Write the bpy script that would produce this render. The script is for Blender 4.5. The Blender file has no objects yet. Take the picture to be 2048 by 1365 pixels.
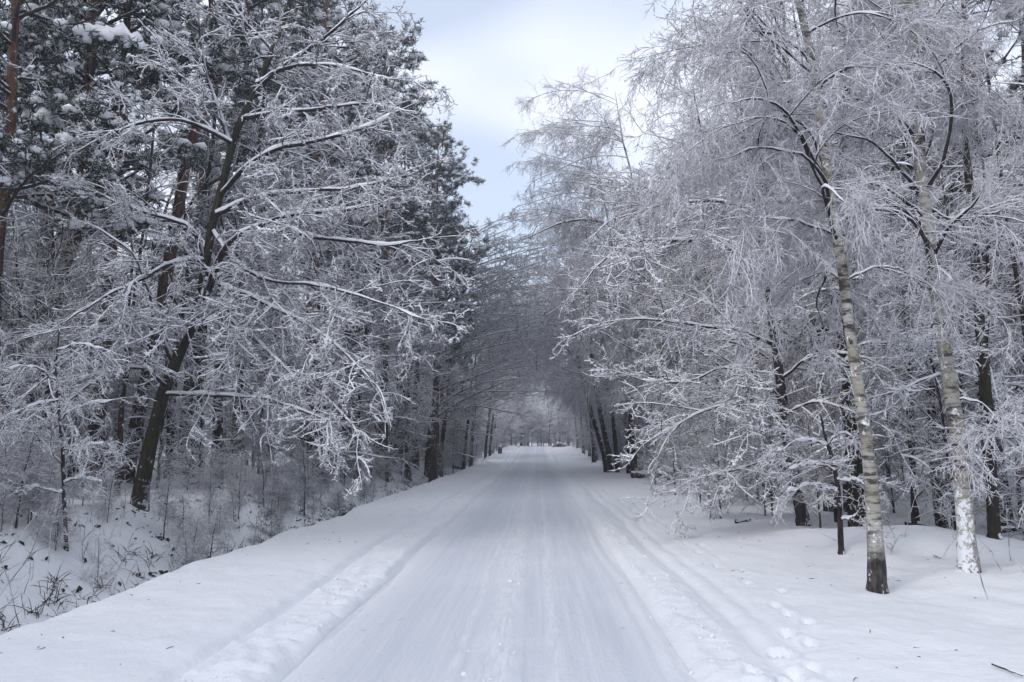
import bpy, math, time
import numpy as np
from mathutils import Matrix

T0 = time.time()
scene = bpy.context.scene
C = scene.collection
R_ = math.radians

# ------------------------------------------------------------------ camera
EYE = 1.6
FPX = 1593.0                       # focal length in photo pixels (2048 wide), 28 mm
YAW, PITCH = math.atan(51 / FPX), math.atan(203 / FPX)
cam_d = bpy.data.cameras.new('camera')
cam_d.sensor_width = 36.0
cam_d.lens = 36.0 * FPX / 2048
cam_d.clip_end = 3000
cam = bpy.data.objects.new('camera', cam_d)
cam.location = (0, 0, EYE)
cam.rotation_euler = (R_(90) + PITCH, 0, YAW)
C.objects.link(cam)
scene.camera = cam

# ------------------------------------------------------------------ world, sun, exposure
SUN_EL, SUN_AZ = R_(36), R_(222)   # azimuth clockwise from +Y: behind the camera, to its left
world = bpy.data.worlds.new('World'); scene.world = world
world.use_nodes = True
wn, wl = world.node_tree.nodes, world.node_tree.links
wn.clear()
out = wn.new('ShaderNodeOutputWorld'); bg = wn.new('ShaderNodeBackground')
sky = wn.new('ShaderNodeTexSky'); sky.sky_type = 'NISHITA'; sky.sun_disc = False
sky.sun_elevation = SUN_EL; sky.sun_rotation = SUN_AZ
sky.air_density = 1.0; sky.dust_density = 0.4; sky.ozone_density = 1.0
tc = wn.new('ShaderNodeTexCoord'); mp = wn.new('ShaderNodeMapping')
mp.inputs['Scale'].default_value = (1.0, 1.0, 2.2)
mp.inputs['Location'].default_value = (1.3, 0.1, 0.2)
nz = wn.new('ShaderNodeTexNoise'); nz.inputs['Scale'].default_value = 2.2
nz.inputs['Detail'].default_value = 2; nz.inputs['Roughness'].default_value = 0.5
cr = wn.new('ShaderNodeValToRGB')
cr.color_ramp.elements[0].position = 0.40; cr.color_ramp.elements[0].color = (.50, .50, .50, 1)
cr.color_ramp.elements[1].position = 0.58; cr.color_ramp.elements[1].color = (1, 1, 1, 1)
mx = wn.new('ShaderNodeMix'); mx.data_type = 'RGBA'
mx.inputs[7].default_value = (5.2, 5.48, 6.2, 1)      # thin cloud cover
wl.new(tc.outputs['Generated'], mp.inputs['Vector']); wl.new(mp.outputs['Vector'], nz.inputs['Vector'])
wl.new(nz.outputs['Fac'], cr.inputs['Fac']); wl.new(cr.outputs['Color'], mx.inputs[0])
wl.new(sky.outputs['Color'], mx.inputs[6]); wl.new(mx.outputs[2], bg.inputs['Color'])
bg.inputs['Strength'].default_value = 0.15
wl.new(bg.outputs[0], out.inputs['Surface'])

sun_d = bpy.data.lights.new('sun', 'SUN'); sun_d.energy = 1.3; sun_d.angle = R_(26)
sun_d.color = (1.0, .945, .915)
sun = bpy.data.objects.new('sun', sun_d); C.objects.link(sun)
sun.rotation_euler = (R_(90) - SUN_EL, 0, math.pi - SUN_AZ)
sun.location = (-10, -20, 30)

scene.render.engine = 'CYCLES'
vs = scene.view_settings
vs.view_transform = 'Standard'; vs.look = 'None'; vs.exposure = 0.5; vs.gamma = 1.0
vs.use_curve_mapping = False
cy = scene.cycles
cy.max_bounces = 5; cy.diffuse_bounces = 4; cy.glossy_bounces = 2; cy.transmission_bounces = 2
cy.volume_bounces = 0; cy.transparent_max_bounces = 4
cy.use_denoising = True
cy.use_adaptive_sampling = True; cy.adaptive_threshold = 0.03

# ------------------------------------------------------------------ helpers
cF = np.array([-math.sin(YAW) * math.cos(PITCH), math.cos(YAW) * math.cos(PITCH), math.sin(PITCH)])
cRt = np.array([math.cos(YAW), math.sin(YAW), 0.0])
cU = np.cross(cRt, cF)
CAM = np.array([0, 0, EYE])

def at(px, py, Y):
    """world point on the line of sight of a photo pixel at distance Y along the road"""
    d = cF * FPX + cRt * (px - 1024) + cU * (682.5 - py)
    return CAM + d * (Y / d[1])

def spline(pts, K):
    p = np.asarray(pts, float)
    n = len(p)
    q = np.vstack([2 * p[0] - p[1], p, 2 * p[-1] - p[-2]])
    seg = np.linalg.norm(np.diff(p, axis=0), axis=1)
    cum = np.concatenate([[0], np.cumsum(seg)])
    t = np.linspace(0, cum[-1], K)
    i = np.clip(np.searchsorted(cum, t, side='right') - 1, 0, n - 2)
    u = ((t - cum[i]) / np.maximum(seg[i], 1e-9))[:, None]
    a, b, c, d = q[i], q[i + 1], q[i + 2], q[i + 3]
    return .5 * (2 * b + (c - a) * u + (2 * a - 5 * b + 4 * c - d) * u ** 2 + (3 * b - a - 3 * c + d) * u ** 3)

def unit(v):
    return v / np.maximum(np.linalg.norm(v, axis=-1, keepdims=True), 1e-9)

_perm = np.random.default_rng(5).random((256, 256))
def vnoise(x, y):
    xi = np.floor(x).astype(int); yi = np.floor(y).astype(int)
    fx = x - xi; fy = y - yi
    fx = fx * fx * (3 - 2 * fx); fy = fy * fy * (3 - 2 * fy)
    g = lambda a, b: _perm[a & 255, b & 255]
    return ((g(xi, yi) * (1 - fx) + g(xi + 1, yi) * fx) * (1 - fy)
            + (g(xi, yi + 1) * (1 - fx) + g(xi + 1, yi + 1) * fx) * fy) * 2 - 1
def fbm(x, y, o=3):
    s = 0; a = 1
    for k in range(o):
        s = s + a * vnoise(x * 2 ** k + 17 * k, y * 2 ** k + 31 * k); a *= .5
    return s
def sstep(a, b, x):
    t = np.clip((x - a) / (b - a), 0, 1)
    return t * t * (3 - 2 * t)

class Acc:
    """collects geometry for ONE mesh object"""
    def __init__(s):
        s.v = []; s.q = []; s.t = []; s.qm = []; s.tm = []; s.n = 0
    def add(s, v, q=None, t=None, m=0):
        v = np.asarray(v, float).reshape(-1, 3)
        if q is not None and len(q):
            s.q.append(np.asarray(q) + s.n); s.qm.append(np.full(len(q), m))
        if t is not None and len(t):
            s.t.append(np.asarray(t) + s.n); s.tm.append(np.full(len(t), m))
        s.v.append(v); s.n += len(v)
    def tubes(s, P, R, S=3, tip=True, m=0, rng=None, rough=0.0):
        P = np.asarray(P, float); R = np.asarray(R, float)
        if P.ndim == 2: P = P[None]; R = R[None]
        N, K, _ = P.shape
        if N == 0: return
        T = np.empty_like(P)
        T[:, 1:-1] = P[:, 2:] - P[:, :-2]; T[:, 0] = P[:, 1] - P[:, 0]; T[:, -1] = P[:, -1] - P[:, -2]
        T = unit(T)
        ref = np.zeros((N, 1, 3)); vert = np.abs(T[:, :, 2]).max(1) > .9
        ref[:, 0, 2] = 1; ref[vert, 0] = (.8, .6, 0)
        U = unit(np.cross(T, np.broadcast_to(ref, T.shape))); V = np.cross(T, U)
        ph = (rng.random(N) if rng is not None else np.zeros(N))[:, None] * 2 * np.pi
        ang = ph + np.arange(S)[None] * 2 * np.pi / S
        ca, sa = np.cos(ang)[:, None, :, None], np.sin(ang)[:, None, :, None]
        rr = np.broadcast_to(R[:, :, None, None], (N, K, S, 1))
        if rough: rr = rr * (1 + rough * rng.standard_normal((N, K, S, 1)))
        ring = P[:, :, None] + rr * (ca * U[:, :, None] + sa * V[:, :, None])
        KK = K - 1 if tip else K
        nv = KK * S + (1 if tip else 0)
        verts = ring[:, :KK].reshape(N, KK * S, 3)
        if tip: verts = np.concatenate([verts, P[:, -1:]], 1)
        k = np.arange(KK - 1)[:, None] * S; j = np.arange(S)[None]; j2 = (j + 1) % S
        q = np.stack([k + j, k + j2, k + S + j2, k + S + j], -1).reshape(-1, 4)
        off = (np.arange(N) * nv)[:, None, None]
        Q = (q[None] + off).reshape(-1, 4)
        Tt = None
        if tip:
            b = (KK - 1) * S; j = np.arange(S)
            t = np.stack([b + j, b + (j + 1) % S, np.full(S, KK * S)], -1)
            Tt = (t[None] + off).reshape(-1, 3)
        s.add(verts.reshape(-1, 3), Q, Tt, m)
    def blobs(s, P, sx, sz, rng, m=0, jit=.25):
        g = (1 + 5 ** .5) / 2
        b = unit(np.array([(-1, g, 0), (1, g, 0), (-1, -g, 0), (1, -g, 0), (0, -1, g), (0, 1, g), (0, -1, -g), (0, 1, -g),
                           (g, 0, -1), (g, 0, 1), (-g, 0, -1), (-g, 0, 1)], float))
        f = np.array([(0, 11, 5), (0, 5, 1), (0, 1, 7), (0, 7, 10), (0, 10, 11), (1, 5, 9), (5, 11, 4), (11, 10, 2), (10, 7, 6),
                      (7, 1, 8), (3, 9, 4), (3, 4, 2), (3, 2, 6), (3, 6, 8), (3, 8, 9), (4, 9, 5), (2, 4, 11), (6, 2, 10), (8, 6, 7), (9, 8, 1)])
        P = np.asarray(P, float).reshape(-1, 3); N = len(P)
        sx = np.broadcast_to(sx, N); sz = np.broadcast_to(sz, N)
        k = 1 + jit * rng.standard_normal((N, 12, 1))
        v = b[None] * k * np.stack([sx, sx, sz], -1)[:, None] + P[:, None]
        s.add(v.reshape(-1, 3), None, (f[None] + (np.arange(N) * 12)[:, None, None]).reshape(-1, 3), m)
    def mesh(s, name, mats, origin=(0, 0, 0), smooth=True):
        me = bpy.data.meshes.new(name)
        v = np.concatenate(s.v) - np.asarray(origin)
        Q = np.concatenate(s.q) if s.q else np.zeros((0, 4), int)
        T = np.concatenate(s.t) if s.t else np.zeros((0, 3), int)
        me.vertices.add(len(v)); me.vertices.foreach_set('co', v.astype(np.float32).ravel())
        me.loops.add(Q.size + T.size)
        me.loops.foreach_set('vertex_index', np.concatenate([Q.ravel(), T.ravel()]).astype(np.int32))
        me.polygons.add(len(Q) + len(T))
        ls = np.concatenate([np.arange(len(Q)) * 4, len(Q) * 4 + np.arange(len(T)) * 3])
        me.polygons.foreach_set('loop_start', ls.astype(np.int32))
        me.polygons.foreach_set('material_index', np.concatenate(s.qm + s.tm).astype(np.int32))
        me.polygons.foreach_set('use_smooth', np.full(len(Q) + len(T), smooth))
        for m in mats: me.materials.append(m)
        me.update(calc_edges=True)
        return me

TRI = [0]
def obj(name, me, parent=None, loc=None):
    o = bpy.data.objects.new(name, me); C.objects.link(o)
    if parent is not None: o.parent = parent
    if loc is not None: o.location = loc
    return o
def tag(o, label, cat, group=None, kind=None):
    o['label'] = label; o['category'] = cat
    if group: o['group'] = group
    if kind: o['kind'] = kind
    return o
def thing(name, label, cat, loc=(0, 0, 0), rz=0, sc=1, group=None):
    o = bpy.data.objects.new(name, None); C.objects.link(o)
    o.location = loc; o.rotation_euler = (0, 0, rz)
    o.scale = (sc, sc, sc) if np.isscalar(sc) else sc
    o.empty_display_size = .3
    return tag(o, label, cat, group)

# ------------------------------------------------------------------ materials
def mat(name, rough=.8, spec=.25):
    m = bpy.data.materials.new(name); m.use_nodes = True
    nt = m.node_tree; b = nt.nodes['Principled BSDF']
    b.inputs['Roughness'].default_value = rough
    b.inputs['Specular IOR Level'].default_value = spec
    return m, nt.nodes, nt.links, b
def noise(n, l, vec, scale, detail=3, rough=.55):
    t = n.new('ShaderNodeTexNoise'); t.inputs['Scale'].default_value = scale
    t.inputs['Detail'].default_value = detail; t.inputs['Roughness'].default_value = rough
    if vec is not None: l.new(vec, t.inputs['Vector'])
    return t.outputs['Fac']
def ramp(n, l, fac, a, b, ca=(0, 0, 0, 1), cb=(1, 1, 1, 1)):
    r = n.new('ShaderNodeValToRGB'); e = r.color_ramp.elements
    e[0].position = a; e[0].color = ca; e[1].position = b; e[1].color = cb
    l.new(fac, r.inputs['Fac']); return r.outputs['Color']
def mix(n, l, fac, a, b):
    m = n.new('ShaderNodeMix'); m.data_type = 'RGBA'
    for k, s in ((0, fac), (6, a), (7, b)):
        if hasattr(s, 'is_output'): l.new(s, m.inputs[k])
        elif k == 0: m.inputs[0].default_value = s
        else: m.inputs[k].default_value = (*s, 1)
    return m.outputs[2]
def math_(n, l, op, a, b=0.0, clamp=False):
    m = n.new('ShaderNodeMath'); m.operation = op; m.use_clamp = clamp
    for k, s in ((0, a), (1, b)):
        if hasattr(s, 'is_output'): l.new(s, m.inputs[k])
        else: m.inputs[k].default_value = s
    return m.outputs[0]
def coord(n, l, which='Object', scale=None):
    t = n.new('ShaderNodeTexCoord'); o = t.outputs[which]
    if scale:
        m = n.new('ShaderNodeMapping'); m.inputs['Scale'].default_value = scale
        l.new(o, m.inputs['Vector']); o = m.outputs['Vector']
    return o
def bump(n, l, b, h, strength, dist):
    k = n.new('ShaderNodeBump'); k.inputs['Strength'].default_value = strength; k.inputs['Distance'].default_value = dist
    l.new(h, k.inputs['Height']); l.new(k.outputs[0], b.inputs['Normal'])
def nz_up(n, l):
    g = n.new('ShaderNodeNewGeometry'); s = n.new('ShaderNodeSeparateXYZ')
    l.new(g.outputs['Normal'], s.inputs[0]); return s
M = {}
def build_mats():
    m, n, l, b = mat('snow_ground', .75, .2)
    v = coord(n, l)
    big = noise(n, l, v, .5, 3); fine = noise(n, l, v, 16, 4, .65)
    col = mix(n, l, big, (.80, .82, .86), (.86, .87, .89))
    # patches of leaf litter and bare soil showing through thin snow beyond the verge
    sx = n.new('ShaderNodeSeparateXYZ'); l.new(v, sx.inputs[0])
    lit = noise(n, l, v, 5.0, 4, .7)
    zone = math_(n, l, 'LESS_THAN', sx.outputs['X'], -4.9)
    f = math_(n, l, 'MULTIPLY', ramp(n, l, lit, .66, .72), zone)
    col = mix(n, l, f, col, (.10, .075, .065))
    l.new(col, b.inputs['Base Color'])
    h = math_(n, l, 'ADD', math_(n, l, 'MULTIPLY', fine, .5), noise(n, l, v, 3.0, 3))
    bump(n, l, b, h, .5, .05); M['snow_ground'] = m

    m, n, l, b = mat('snow_road', .6, .3)
    v = coord(n, l, 'Object', (11.0, .22, 1)); v2 = coord(n, l)
    st = noise(n, l, v, 1.6, 5, .65); pa = noise(n, l, v2, .7, 4); fi = noise(n, l, v2, 22, 3, .7)
    col = mix(n, l, ramp(n, l, st, .38, .66), (.66, .69, .745), (.73, .75, .80))
    col = mix(n, l, math_(n, l, 'MULTIPLY', ramp(n, l, pa, .5, .75), .35), col, (.84, .85, .87))
    sx = n.new('ShaderNodeSeparateXYZ'); l.new(v2, sx.inputs[0])
    xw = math_(n, l, 'ADD', sx.outputs['X'], math_(n, l, 'MULTIPLY', noise(n, l, v2, .35, 2), .25))
    def band(c, w):
        return math_(n, l, 'SUBTRACT', 1.0, math_(n, l, 'MULTIPLY', math_(n, l, 'ABSOLUTE', math_(n, l, 'SUBTRACT', xw, c + .125)), 1 / w), True)
    tread = noise(n, l, coord(n, l, 'Object', (26, 2.2, 1)), 1.3, 4, .7)
    for c, w in ((-.32, .24), (.12, .07), (-.62, .06)):     # loose bright snow between and beside the wheel lines
        col = mix(n, l, math_(n, l, 'MULTIPLY', math_(n, l, 'MULTIPLY', band(c, w), ramp(n, l, tread, .38, .6)), .8), col, (.87, .88, .895))
    for c, w in ((-1.12, .16), (.62, .16)):                 # polished wheel lines
        col = mix(n, l, math_(n, l, 'MULTIPLY', math_(n, l, 'MULTIPLY', band(c, w), ramp(n, l, tread, .3, .7)), .45), col, (.58, .615, .68))
    ed = math_(n, l, 'MULTIPLY', math_(n, l, 'SUBTRACT', math_(n, l, 'ABSOLUTE', math_(n, l, 'ADD', xw, .235)), 1.0), 2.4, True)
    col = mix(n, l, ed, col, (.83, .845, .875))
    sp = noise(n, l, v2, 9, 2, .5)
    col = mix(n, l, math_(n, l, 'MULTIPLY', ramp(n, l, sp, .72, .75), .5), col, (.25, .19, .16))
    l.new(col, b.inputs['Base Color'])
    bump(n, l, b, math_(n, l, 'ADD', math_(n, l, 'MULTIPLY', fi, 1.0), math_(n, l, 'MULTIPLY', st, .45)), .5, .03); M['snow_road'] = m

    m, n, l, b = mat('snow', .8, .15)
    v = coord(n, l)
    l.new(mix(n, l, noise(n, l, v, 3, 2), (.80, .82, .86), (.88, .885, .90)), b.inputs['Base Color'])
    bump(n, l, b, noise(n, l, v, 30, 3), .4, .02); M['snow'] = m

    def barkmat(name, c0, c1, moss=None, snow_amt=.5, vs=(9, 9, 2.2), bands=None):
        m, n, l, b = mat(name, .9, .15)
        v = coord(n, l, 'Object', vs); v2 = coord(n, l)
        g = noise(n, l, v, 2.2, 4, .65)
        col = mix(n, l, ramp(n, l, g, .35, .65), c0, c1)
        if moss:
            col = mix(n, l, ramp(n, l, noise(n, l, v2, 1.8, 3), .42, .66), col, moss)
        # rime and blown snow sticking to the bark
        sp = nz_up(n, l)
        s1 = noise(n, l, v2, 7.0, 4, .7)
        k = math_(n, l, 'ADD', s1, math_(n, l, 'MULTIPLY', sp.outputs['Z'], .35))
        k = math_(n, l, 'ADD', k, math_(n, l, 'MULTIPLY', sp.outputs['X'], .07))
        col = mix(n, l, ramp(n, l, k, .66 - snow_amt * .1, .74 - snow_amt * .1), col, (.78, .80, .84))
        l.new(col, b.inputs['Base Color'])
        bump(n, l, b, g, .8, .03); M[name] = m
    barkmat('bark_dark', (.022, .019, .019), (.058, .048, .046), None, .25)
    barkmat('bark_moss', (.020, .018, .016), (.055, .048, .038), (.036, .038, .020), .25)

    m, n, l, b = mat('bark_pine', .9, .15)
    v = coord(n, l, 'Object', (8, 8, 2.5)); v2 = coord(n, l)
    g = noise(n, l, v, 2.0, 4, .65)
    sx = n.new('ShaderNodeSeparateXYZ'); l.new(v2, sx.inputs[0])
    up = math_(n, l, 'MULTIPLY_ADD', sx.outputs['Z'], .22, False); up.node.inputs[2].default_value = -.75; up.node.use_clamp = True
    low = mix(n, l, ramp(n, l, g, .35, .65), (.035, .028, .026), (.10, .08, .07))
    hi = mix(n, l, ramp(n, l, g, .35, .65), (.06, .034, .025), (.17, .095, .062))
    col = mix(n, l, up, low, hi)
    s1 = noise(n, l, v2, 6.0, 4, .7)
    col = mix(n, l, ramp(n, l, s1, .62, .70), col, (.78, .80, .84))
    l.new(col, b.inputs['Base Color']); bump(n, l, b, g, .9, .04); M['bark_pine'] = m

    for name, z0, z1, plaster in (('bark_birch', .75, 1.0, 0), ('bark_birch_snowy', -.1, .1, 1)):
        m, n, l, b = mat(name, .75, .25)
        v = coord(n, l, 'Object', (2.2, 2.2, 10)); v2 = coord(n, l)
        g = noise(n, l, v, 1.3, 5, .68); g2 = noise(n, l, coord(n, l, 'Object', (5, 5, 26)), 1.5, 3, .6)
        base = mix(n, l, noise(n, l, v2, 5, 4, .7), (.26, .25, .23), (.54, .53, .50))
        base = mix(n, l, ramp(n, l, noise(n, l, v2, 2.3, 3), .46, .66), base, (.22, .205, .135))
        pm = math_(n, l, 'MULTIPLY', math_(n, l, 'SUBTRACT', noise(n, l, v2, 3.1, 3, .6), .5), .55)
        g = math_(n, l, 'ADD', g, pm)
        col = mix(n, l, ramp(n, l, g, .53, .63), base, (.05, .043, .040))
        sc = noise(n, l, coord(n, l, 'Object', (6, 6, 3.2)), 1.4, 3, .6)      # black diamond scars
        col = mix(n, l, ramp(n, l, sc, .66, .70), col, (.028, .024, .024))
        col = mix(n, l, math_(n, l, 'MULTIPLY', ramp(n, l, g2, .52, .64), .7), col, (.09, .078, .07))
        sx = n.new('ShaderNodeSeparateXYZ'); l.new(v2, sx.inputs[0])
        ft = math_(n, l, 'ADD', sx.outputs['Z'], math_(n, l, 'MULTIPLY', noise(n, l, v2, 5, 4), .9))
        foot = ramp(n, l, ft, z0 if z0 > 0 else 0, z1, (1, 1, 1, 1), (0, 0, 0, 1))
        dk = mix(n, l, ramp(n, l, noise(n, l, coord(n, l, 'Object', (14, 14, 5)), 1.5, 3), .4, .6), (.02, .017, .017), (.075, .066, .063))
        if not plaster: col = mix(n, l, foot, col, dk)
        s1 = noise(n, l, v2, 9.0, 4, .7)
        s1 = math_(n, l, 'ADD', s1, math_(n, l, 'MULTIPLY', math_(n, l, 'SUBTRACT', noise(n, l, v2, 34, 3, .7), .5), .30))
        if plaster:   # wind-blown snow stuck to the lower trunk on the side that faces the road
            sp = nz_up(n, l)
            low = math_(n, l, 'SUBTRACT', 1.0, math_(n, l, 'MULTIPLY', sx.outputs['Z'], .62), True)
            s1 = math_(n, l, 'ADD', s1, math_(n, l, 'MULTIPLY', low, .22))
            s1 = math_(n, l, 'SUBTRACT', s1, math_(n, l, 'MULTIPLY', math_(n, l, 'MAXIMUM', sp.outputs['X'], 0.0), .38))
        col = mix(n, l, ramp(n, l, s1, .60, .68), col, (.80, .82, .85))
        l.new(col, b.inputs['Base Color']); bump(n, l, b, g, .6, .02); M[name] = m

    def twig(name, dark, frost, lo, hi, spread=.5):
        m, n, l, b = mat(name, .85, .15)
        sp = nz_up(n, l); v = coord(n, l)
        k = math_(n, l, 'ADD', math_(n, l, 'MULTIPLY', sp.outputs['Z'], .5), math_(n, l, 'MULTIPLY', noise(n, l, v, 5, 2, .6), spread))
        col = mix(n, l, ramp(n, l, k, lo, hi), dark, frost)
        l.new(col, b.inputs['Base Color']); M[name] = m
    twig('frosted_bark', (.032, .027, .029), (.70, .71, .75), .18, .40)
    twig('frosted_twig', (.14, .125, .137), (.74, .745, .785), .0, .24)
    twig('rime_twig', (.38, .365, .385), (.75, .75, .79), -.06, .24)
    twig('needle', (.028, .040, .032), (.60, .63, .66), .30, .62, .6)

    m, n, l, b = mat('dead_leaf', .85, .1)
    v = coord(n, l)
    l.new(mix(n, l, noise(n, l, v, 1.5, 2), (.022, .019, .020), (.065, .050, .045)), b.inputs['Base Color']); M['dead_leaf'] = m
    m, n, l, b = mat('dry_stem', .85, .1)
    v = coord(n, l)
    l.new(mix(n, l, ramp(n, l, noise(n, l, v, 4, 2), .32, .54), (.07, .055, .048), (.66, .67, .71)), b.inputs['Base Color']); M['dry_stem'] = m
build_mats()

# ------------------------------------------------------------------ ground
def bump1(x, c, w):
    return np.exp(-((x - c) / w) ** 2)
RNG = np.random.default_rng(11)
FOOT = []
for k in range(9):       # trail that comes from the lower edge of the picture and then follows the road
    t = k / 8; FOOT.append((1.55 + .85 * t + (.09 if k % 2 else -.09), 5.0 + 2.7 * t))
for k in range(34):
    FOOT.append((2.42 - .004 * k + (.10 if k % 2 else -.10) + RNG.normal(0, .03), 8.1 + .62 * k))
for k in range(8):
    FOOT.append((1.75 + RNG.normal(0, .16), 5.7 + RNG.normal(0, .7)))
def ground_z(x, y, detail=True):
    x = np.asarray(x, float); y = np.asarray(y, float)
    wob = .10 * fbm(y * .35, y * 0 + 3.3, 2)
    xe = x + wob * .7
    z = .015 * fbm(x * .5, y * .4, 2)
    # left verge, ditch, bank
    e = x + .13 * fbm(y * .5, y * 0 + 9.1, 3)
    vergeL = .05 * sstep(-2.4, -3.0, x)
    ditch = -.52 * sstep(-4.25, -5.0, e)
    bank = 1.05 * sstep(-5.1, -7.5, e + .25 * fbm(x * .6, y * .3, 2))
    wood = sstep(-7, -9, x) * (.16 * fbm(x * .25 + 5, y * .22, 3) + .05)
    z = z + vergeL + ditch + bank + wood
    # right verge, hummock, lower wood floor
    z = z + .05 * sstep(1.6, 3.0, x) + .30 * np.exp(-((x - 5.3) / 1.3) ** 2 - ((y - 11.8) / 1.6) ** 2)
    z = z + .16 * np.exp(-((x - 5.0) / .8) ** 2 - ((y - 9.3) / .9) ** 2)
    z = z - .30 * sstep(6.2, 8.0, x) + sstep(5, 8, x) * .12 * fbm(x * .3 + 2, y * .25, 3)
    z = z + sstep(2.6, 4.5, x) * .08 * fbm(x * .8, y * .8, 3)
    z = z + 1.05 * sstep(45, 115, y)
    if detail:
        r = sstep(-2.75, -1.95, x) * sstep(2.2, 1.6, x)
        lum = fbm(x * 9, y * 9, 3); lum2 = fbm(x * 3, y * 1.2 + 7, 2)
        ridge = sstep(-2.5, -2.38, xe) * sstep(-1.80, -1.95, xe)
        z = z + ridge * (.032 + .024 * lum + .016 * lum2)
        z = z - .075 * bump1(xe, -1.80, .055) - .065 * bump1(xe, -2.53, .06)
        ridge2 = sstep(1.10, 1.24, xe) * sstep(1.62, 1.45, xe)
        z = z + ridge2 * (.034 + .016 * lum + .014 * lum2)
        z = z - .032 * bump1(xe, 1.06, .08) - .02 * bump1(xe, .88, .04) - .035 * bump1(xe, 1.72, .07) - .02 * bump1(xe, 1.98, .06)
        z = z + .012 * bump1(xe, -.32, .16) * (1 + 1.4 * fbm(x * 9, y * 1.6, 2))
        z = z - .010 * bump1(xe, -.56, .05) - .012 * bump1(xe, -.08, .05) - .008 * bump1(xe, .35, .05)
        z = z + .006 * fbm(x * 14, y * .8, 2) * sstep(-1.8, -1.6, x) * sstep(1.1, .9, x)
        z = z + (.014 * fbm(x * 2.2, y * 2.2, 3) + .006 * fbm(x * 8 + 3, y * 6, 2)) * (1 - sstep(-1.9, -1.7, x) * sstep(1.2, 1.0, x))
        near = (y > 3) & (y < 32) & (x > .8) & (x < 3.4)
        if np.any(near):
            xs, ys = x[near], y[near]; dz = np.zeros_like(xs)
            for fx, fy in FOOT:
                d2 = ((xs - fx) / .05) ** 2 + ((ys - fy) / .115) ** 2
                dz += -.07 * np.exp(-d2 ** 2.2) + .014 * np.exp(-((np.sqrt(d2) - 1.5) / .4) ** 2)
            z = z.copy(); z[near] += dz
    return z

def axis(parts):
    out = []
    for a, b, n in parts:
        out.append(np.linspace(a, b, n, endpoint=False))
    return np.concatenate(out + [[parts[-1][1]]])
ys = np.concatenate([np.linspace(-40, 3.0, 30, endpoint=False), np.geomspace(3.0, 10, 165, endpoint=False), np.geomspace(10, 130, 150), np.geomspace(140, 900, 18)])
def sheet(xs, ys, zf):
    X, Y = np.meshgrid(xs, ys); Z = zf(X, Y)
    nx, ny = len(xs), len(ys)
    i = np.arange(ny - 1)[:, None] * nx + np.arange(nx - 1)[None]
    q = np.stack([i, i + 1, i + 1 + nx, i + nx], -1).reshape(-1, 4)
    a = Acc(); a.add(np.stack([X, Y, Z], -1), q); return a
RX0, RX1 = -1.80, 1.08
gx = np.concatenate([-np.geomspace(900, 13, 22), axis([(-12, -7.6, 24), (-7.6, -4.9, 40), (-4.9, -4.1, 24), (-4.1, -2.7, 28), (-2.7, -1.7, 36),
                     (-1.7, 1.0, 16), (1.0, 3.2, 66), (3.2, 7.5, 54), (7.5, 12, 20)]), np.geomspace(13, 900, 22)])
def gz(X, Y):
    z = ground_z(X, Y)
    return z - .06 * sstep(RX0 - .005, RX0 + .05, X) * sstep(RX1 + .005, RX1 - .05, X)
o = obj('ground', sheet(gx, ys, gz).mesh('ground', [M['snow_ground']]))
o['kind'] = 'structure'; o['label'] = 'deep snow on the verges, ditch bank and woodland floor'; o['category'] = 'ground'
rx = np.linspace(RX0, RX1, 76)
o = obj('road', sheet(rx, ys[ys > -40], lambda X, Y: ground_z(X, Y) + .004).mesh('road', [M['snow_road']]))
o['kind'] = 'structure'; o['label'] = 'straight forest road of packed snow with faint wheel streaks'; o['category'] = 'road'

def gh(x, y):
    return float(ground_z(np.array([float(x)]), np.array([float(y)]), False)[0])

# ------------------------------------------------------------------ tree growth
def grow(rng, P, R, per_m, t0, t1, ang, L, K, grav=0., wander=.12, up=0., flat=1., rr=.5, rmax=.03, rtip=.004, maxn=None):
    """children polylines along parent polylines. per_m children per metre of parent, L=(min,max) length"""
    N, KP, _ = P.shape
    seg = np.linalg.norm(np.diff(P, axis=1), axis=2); plen = seg.sum(1)
    cnt = rng.poisson(np.maximum(per_m * plen * (t1 - t0), .01))
    idx = np.repeat(np.arange(N), cnt); n = len(idx)
    if n == 0: return np.zeros((0, K, 3)), np.zeros((0, K))
    t = t0 + (t1 - t0) * rng.random(n)
    f = t * (KP - 1); i = np.minimum(f.astype(int), KP - 2); u = (f - i)[:, None]
    p = P[idx, i] * (1 - u) + P[idx, i + 1] * u
    tan = unit(P[idx, i + 1] - P[idx, i]); pr = R[idx, i] * (1 - u[:, 0]) + R[idx, i + 1] * u[:, 0]
    rnd = rng.standard_normal((n, 3)); rnd[:, 2] *= flat
    perp = unit(rnd - (rnd * tan).sum(1, keepdims=True) * tan)
    a = np.radians(ang[0] + (ang[1] - ang[0]) * rng.random(n))[:, None]
    d = unit(np.cos(a) * tan + np.sin(a) * perp + np.array([0, 0, up]))
    ln = (L[0] + (L[1] - L[0]) * rng.random(n)) * (1.15 - .55 * t)
    st = (ln / (K - 1))[:, None]
    Q = np.empty((n, K, 3)); Q[:, 0] = p
    w = rng.standard_normal((n, 3)) * wander * .5
    for k in range(1, K):
        w = .5 * w + rng.standard_normal((n, 3)) * wander
        d = unit(d + w + np.array([0, 0, -grav]))
        p = p + d * st; Q[:, k] = p
    r0 = np.minimum(pr * rr, rmax); r0 = np.maximum(r0, rtip)
    s = np.linspace(0, 1, K)[None]
    return Q, r0[:, None] * (1 - s) + rtip * s

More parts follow.
